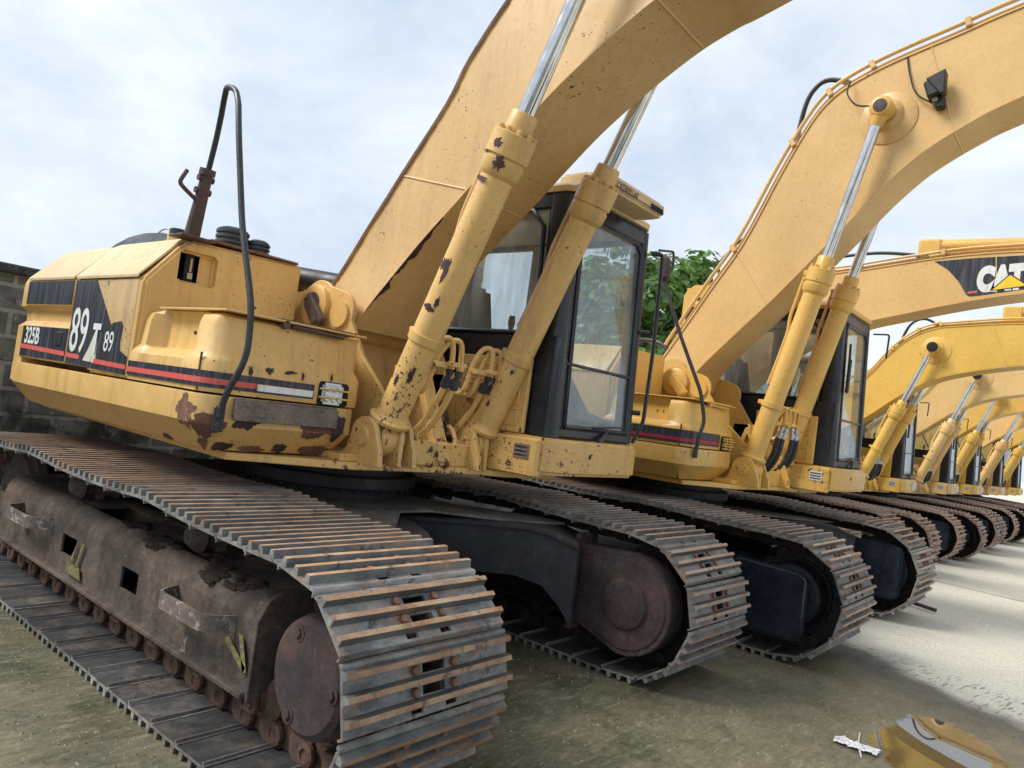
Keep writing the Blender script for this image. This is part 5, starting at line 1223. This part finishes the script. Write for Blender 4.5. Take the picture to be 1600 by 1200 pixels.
# ------------------------------------------------------------ tree behind the wall
random.seed(21)
def leaf_mat(nm,c1,c2):
    m,t,b=mat(nm); v,_=coords(t); base=mix(t,ramp(t,nz(t,v,1.1,3),[(.35,0.),(.65,1.)]),c1,c2); t.links.new(base,b.inputs['Base Color']); b.inputs['Roughness'].default_value=.42
    o=t.nodes['Material Output']; tr=t.nodes.new('ShaderNodeBsdfTranslucent'); t.links.new(mix(t,.5,base,(.16,.30,.04)),tr.inputs[0]); s=t.nodes.new('ShaderNodeMixShader'); s.inputs[0].default_value=.3; t.links.new(b.outputs[0],s.inputs[1]); t.links.new(tr.outputs[0],s.inputs[2]); t.links.new(s.outputs[0],o.inputs[0]); return m
MT['leaf1']=leaf_mat('broad_leaf',(.07,.155,.035),(.11,.225,.05)); MT['leaf2']=leaf_mat('pale_broad_leaf',(.15,.28,.06),(.21,.36,.09)); MT['leaf3']=leaf_mat('dark_broad_leaf',(.035,.08,.02),(.055,.115,.03)); MT['bark']=grime('tree_bark',(.06,.05,.04),(.10,.085,.065),(.04,.035,.03),rough=.9,scale=8)
tree=empty('broadleaf_tree',(-14,25.2,-.2)); tag(tree,'large broad-leaved green tree rising behind the wall beyond the cab','tree')
q=MB(); q.tube(smooth_path([(0,0,0),(.1,.1,1.8),(-.05,.3,3.4)],4),.26,12,rs=None); 
tips=[]
for i in range(11):
    a=i*2.4; L=random.uniform(1.8,3.6); base=Vector((0,.2,random.uniform(2.2,3.5))); end=base+Vector((math.cos(a)*L*.75,math.sin(a)*L,random.uniform(1.8,4.6))); mid=(base+end)/2+Vector((random.uniform(-.3,.3),random.uniform(-.3,.3),-.25))
    P=smooth_path([base,mid,end],5); q.tube(P,.08,7,rs=[.13*(1-.8*k/(len(P)-1)) for k in range(len(P))]); tips.append(end); tips.append(mid+Vector((0,0,.4)))
q.build('trunk','bark',tree)
lv=MB()
def leaf(p,n,s,mi):
    n=n.normalized(); t=n.cross(Vector((random.uniform(-1,1),random.uniform(-1,1),random.uniform(-1,1)))).normalized(); b=n.cross(t)
    P=[(-.5,0,0),(-.1,.30,.05),(.32,.26,.03),(.55,0,-.08),(.32,-.26,.03),(-.1,-.30,.05)]
    lv.add([p+t*(x*s)+b*(y*s)+n*(z*s) for x,y,z in P]+[p+n*0],[[0,1,6],[1,2,6],[2,3,6],[3,4,6],[4,5,6],[5,0,6]],mi,True)
cl=[]
for i in range(190):
    a=random.uniform(0,6.28); r_=random.random()**.5; zz=random.random()
    c=Vector((3.0*r_*math.cos(a),6.3*r_*math.sin(a),3.9+5.3*zz*(1-.55*r_*r_)))
    cl.append((c,random.uniform(.4,.8)))
for e in tips: cl.append((e,.7))
for c,rad in cl:
    for k in range(60):
        d=Vector((random.gauss(0,1),random.gauss(0,1),random.gauss(0,1))).normalized(); rr_=rad*random.uniform(.55,1.05); p=c+Vector((d.x*rr_,d.y*rr_,d.z*rr_*.75))
        leaf(p,d+Vector((0,0,.8)),random.uniform(.20,.42),random.choice((0,0,1,1,2)))
lv.build('crown',['leaf1','leaf2','leaf3'],tree)
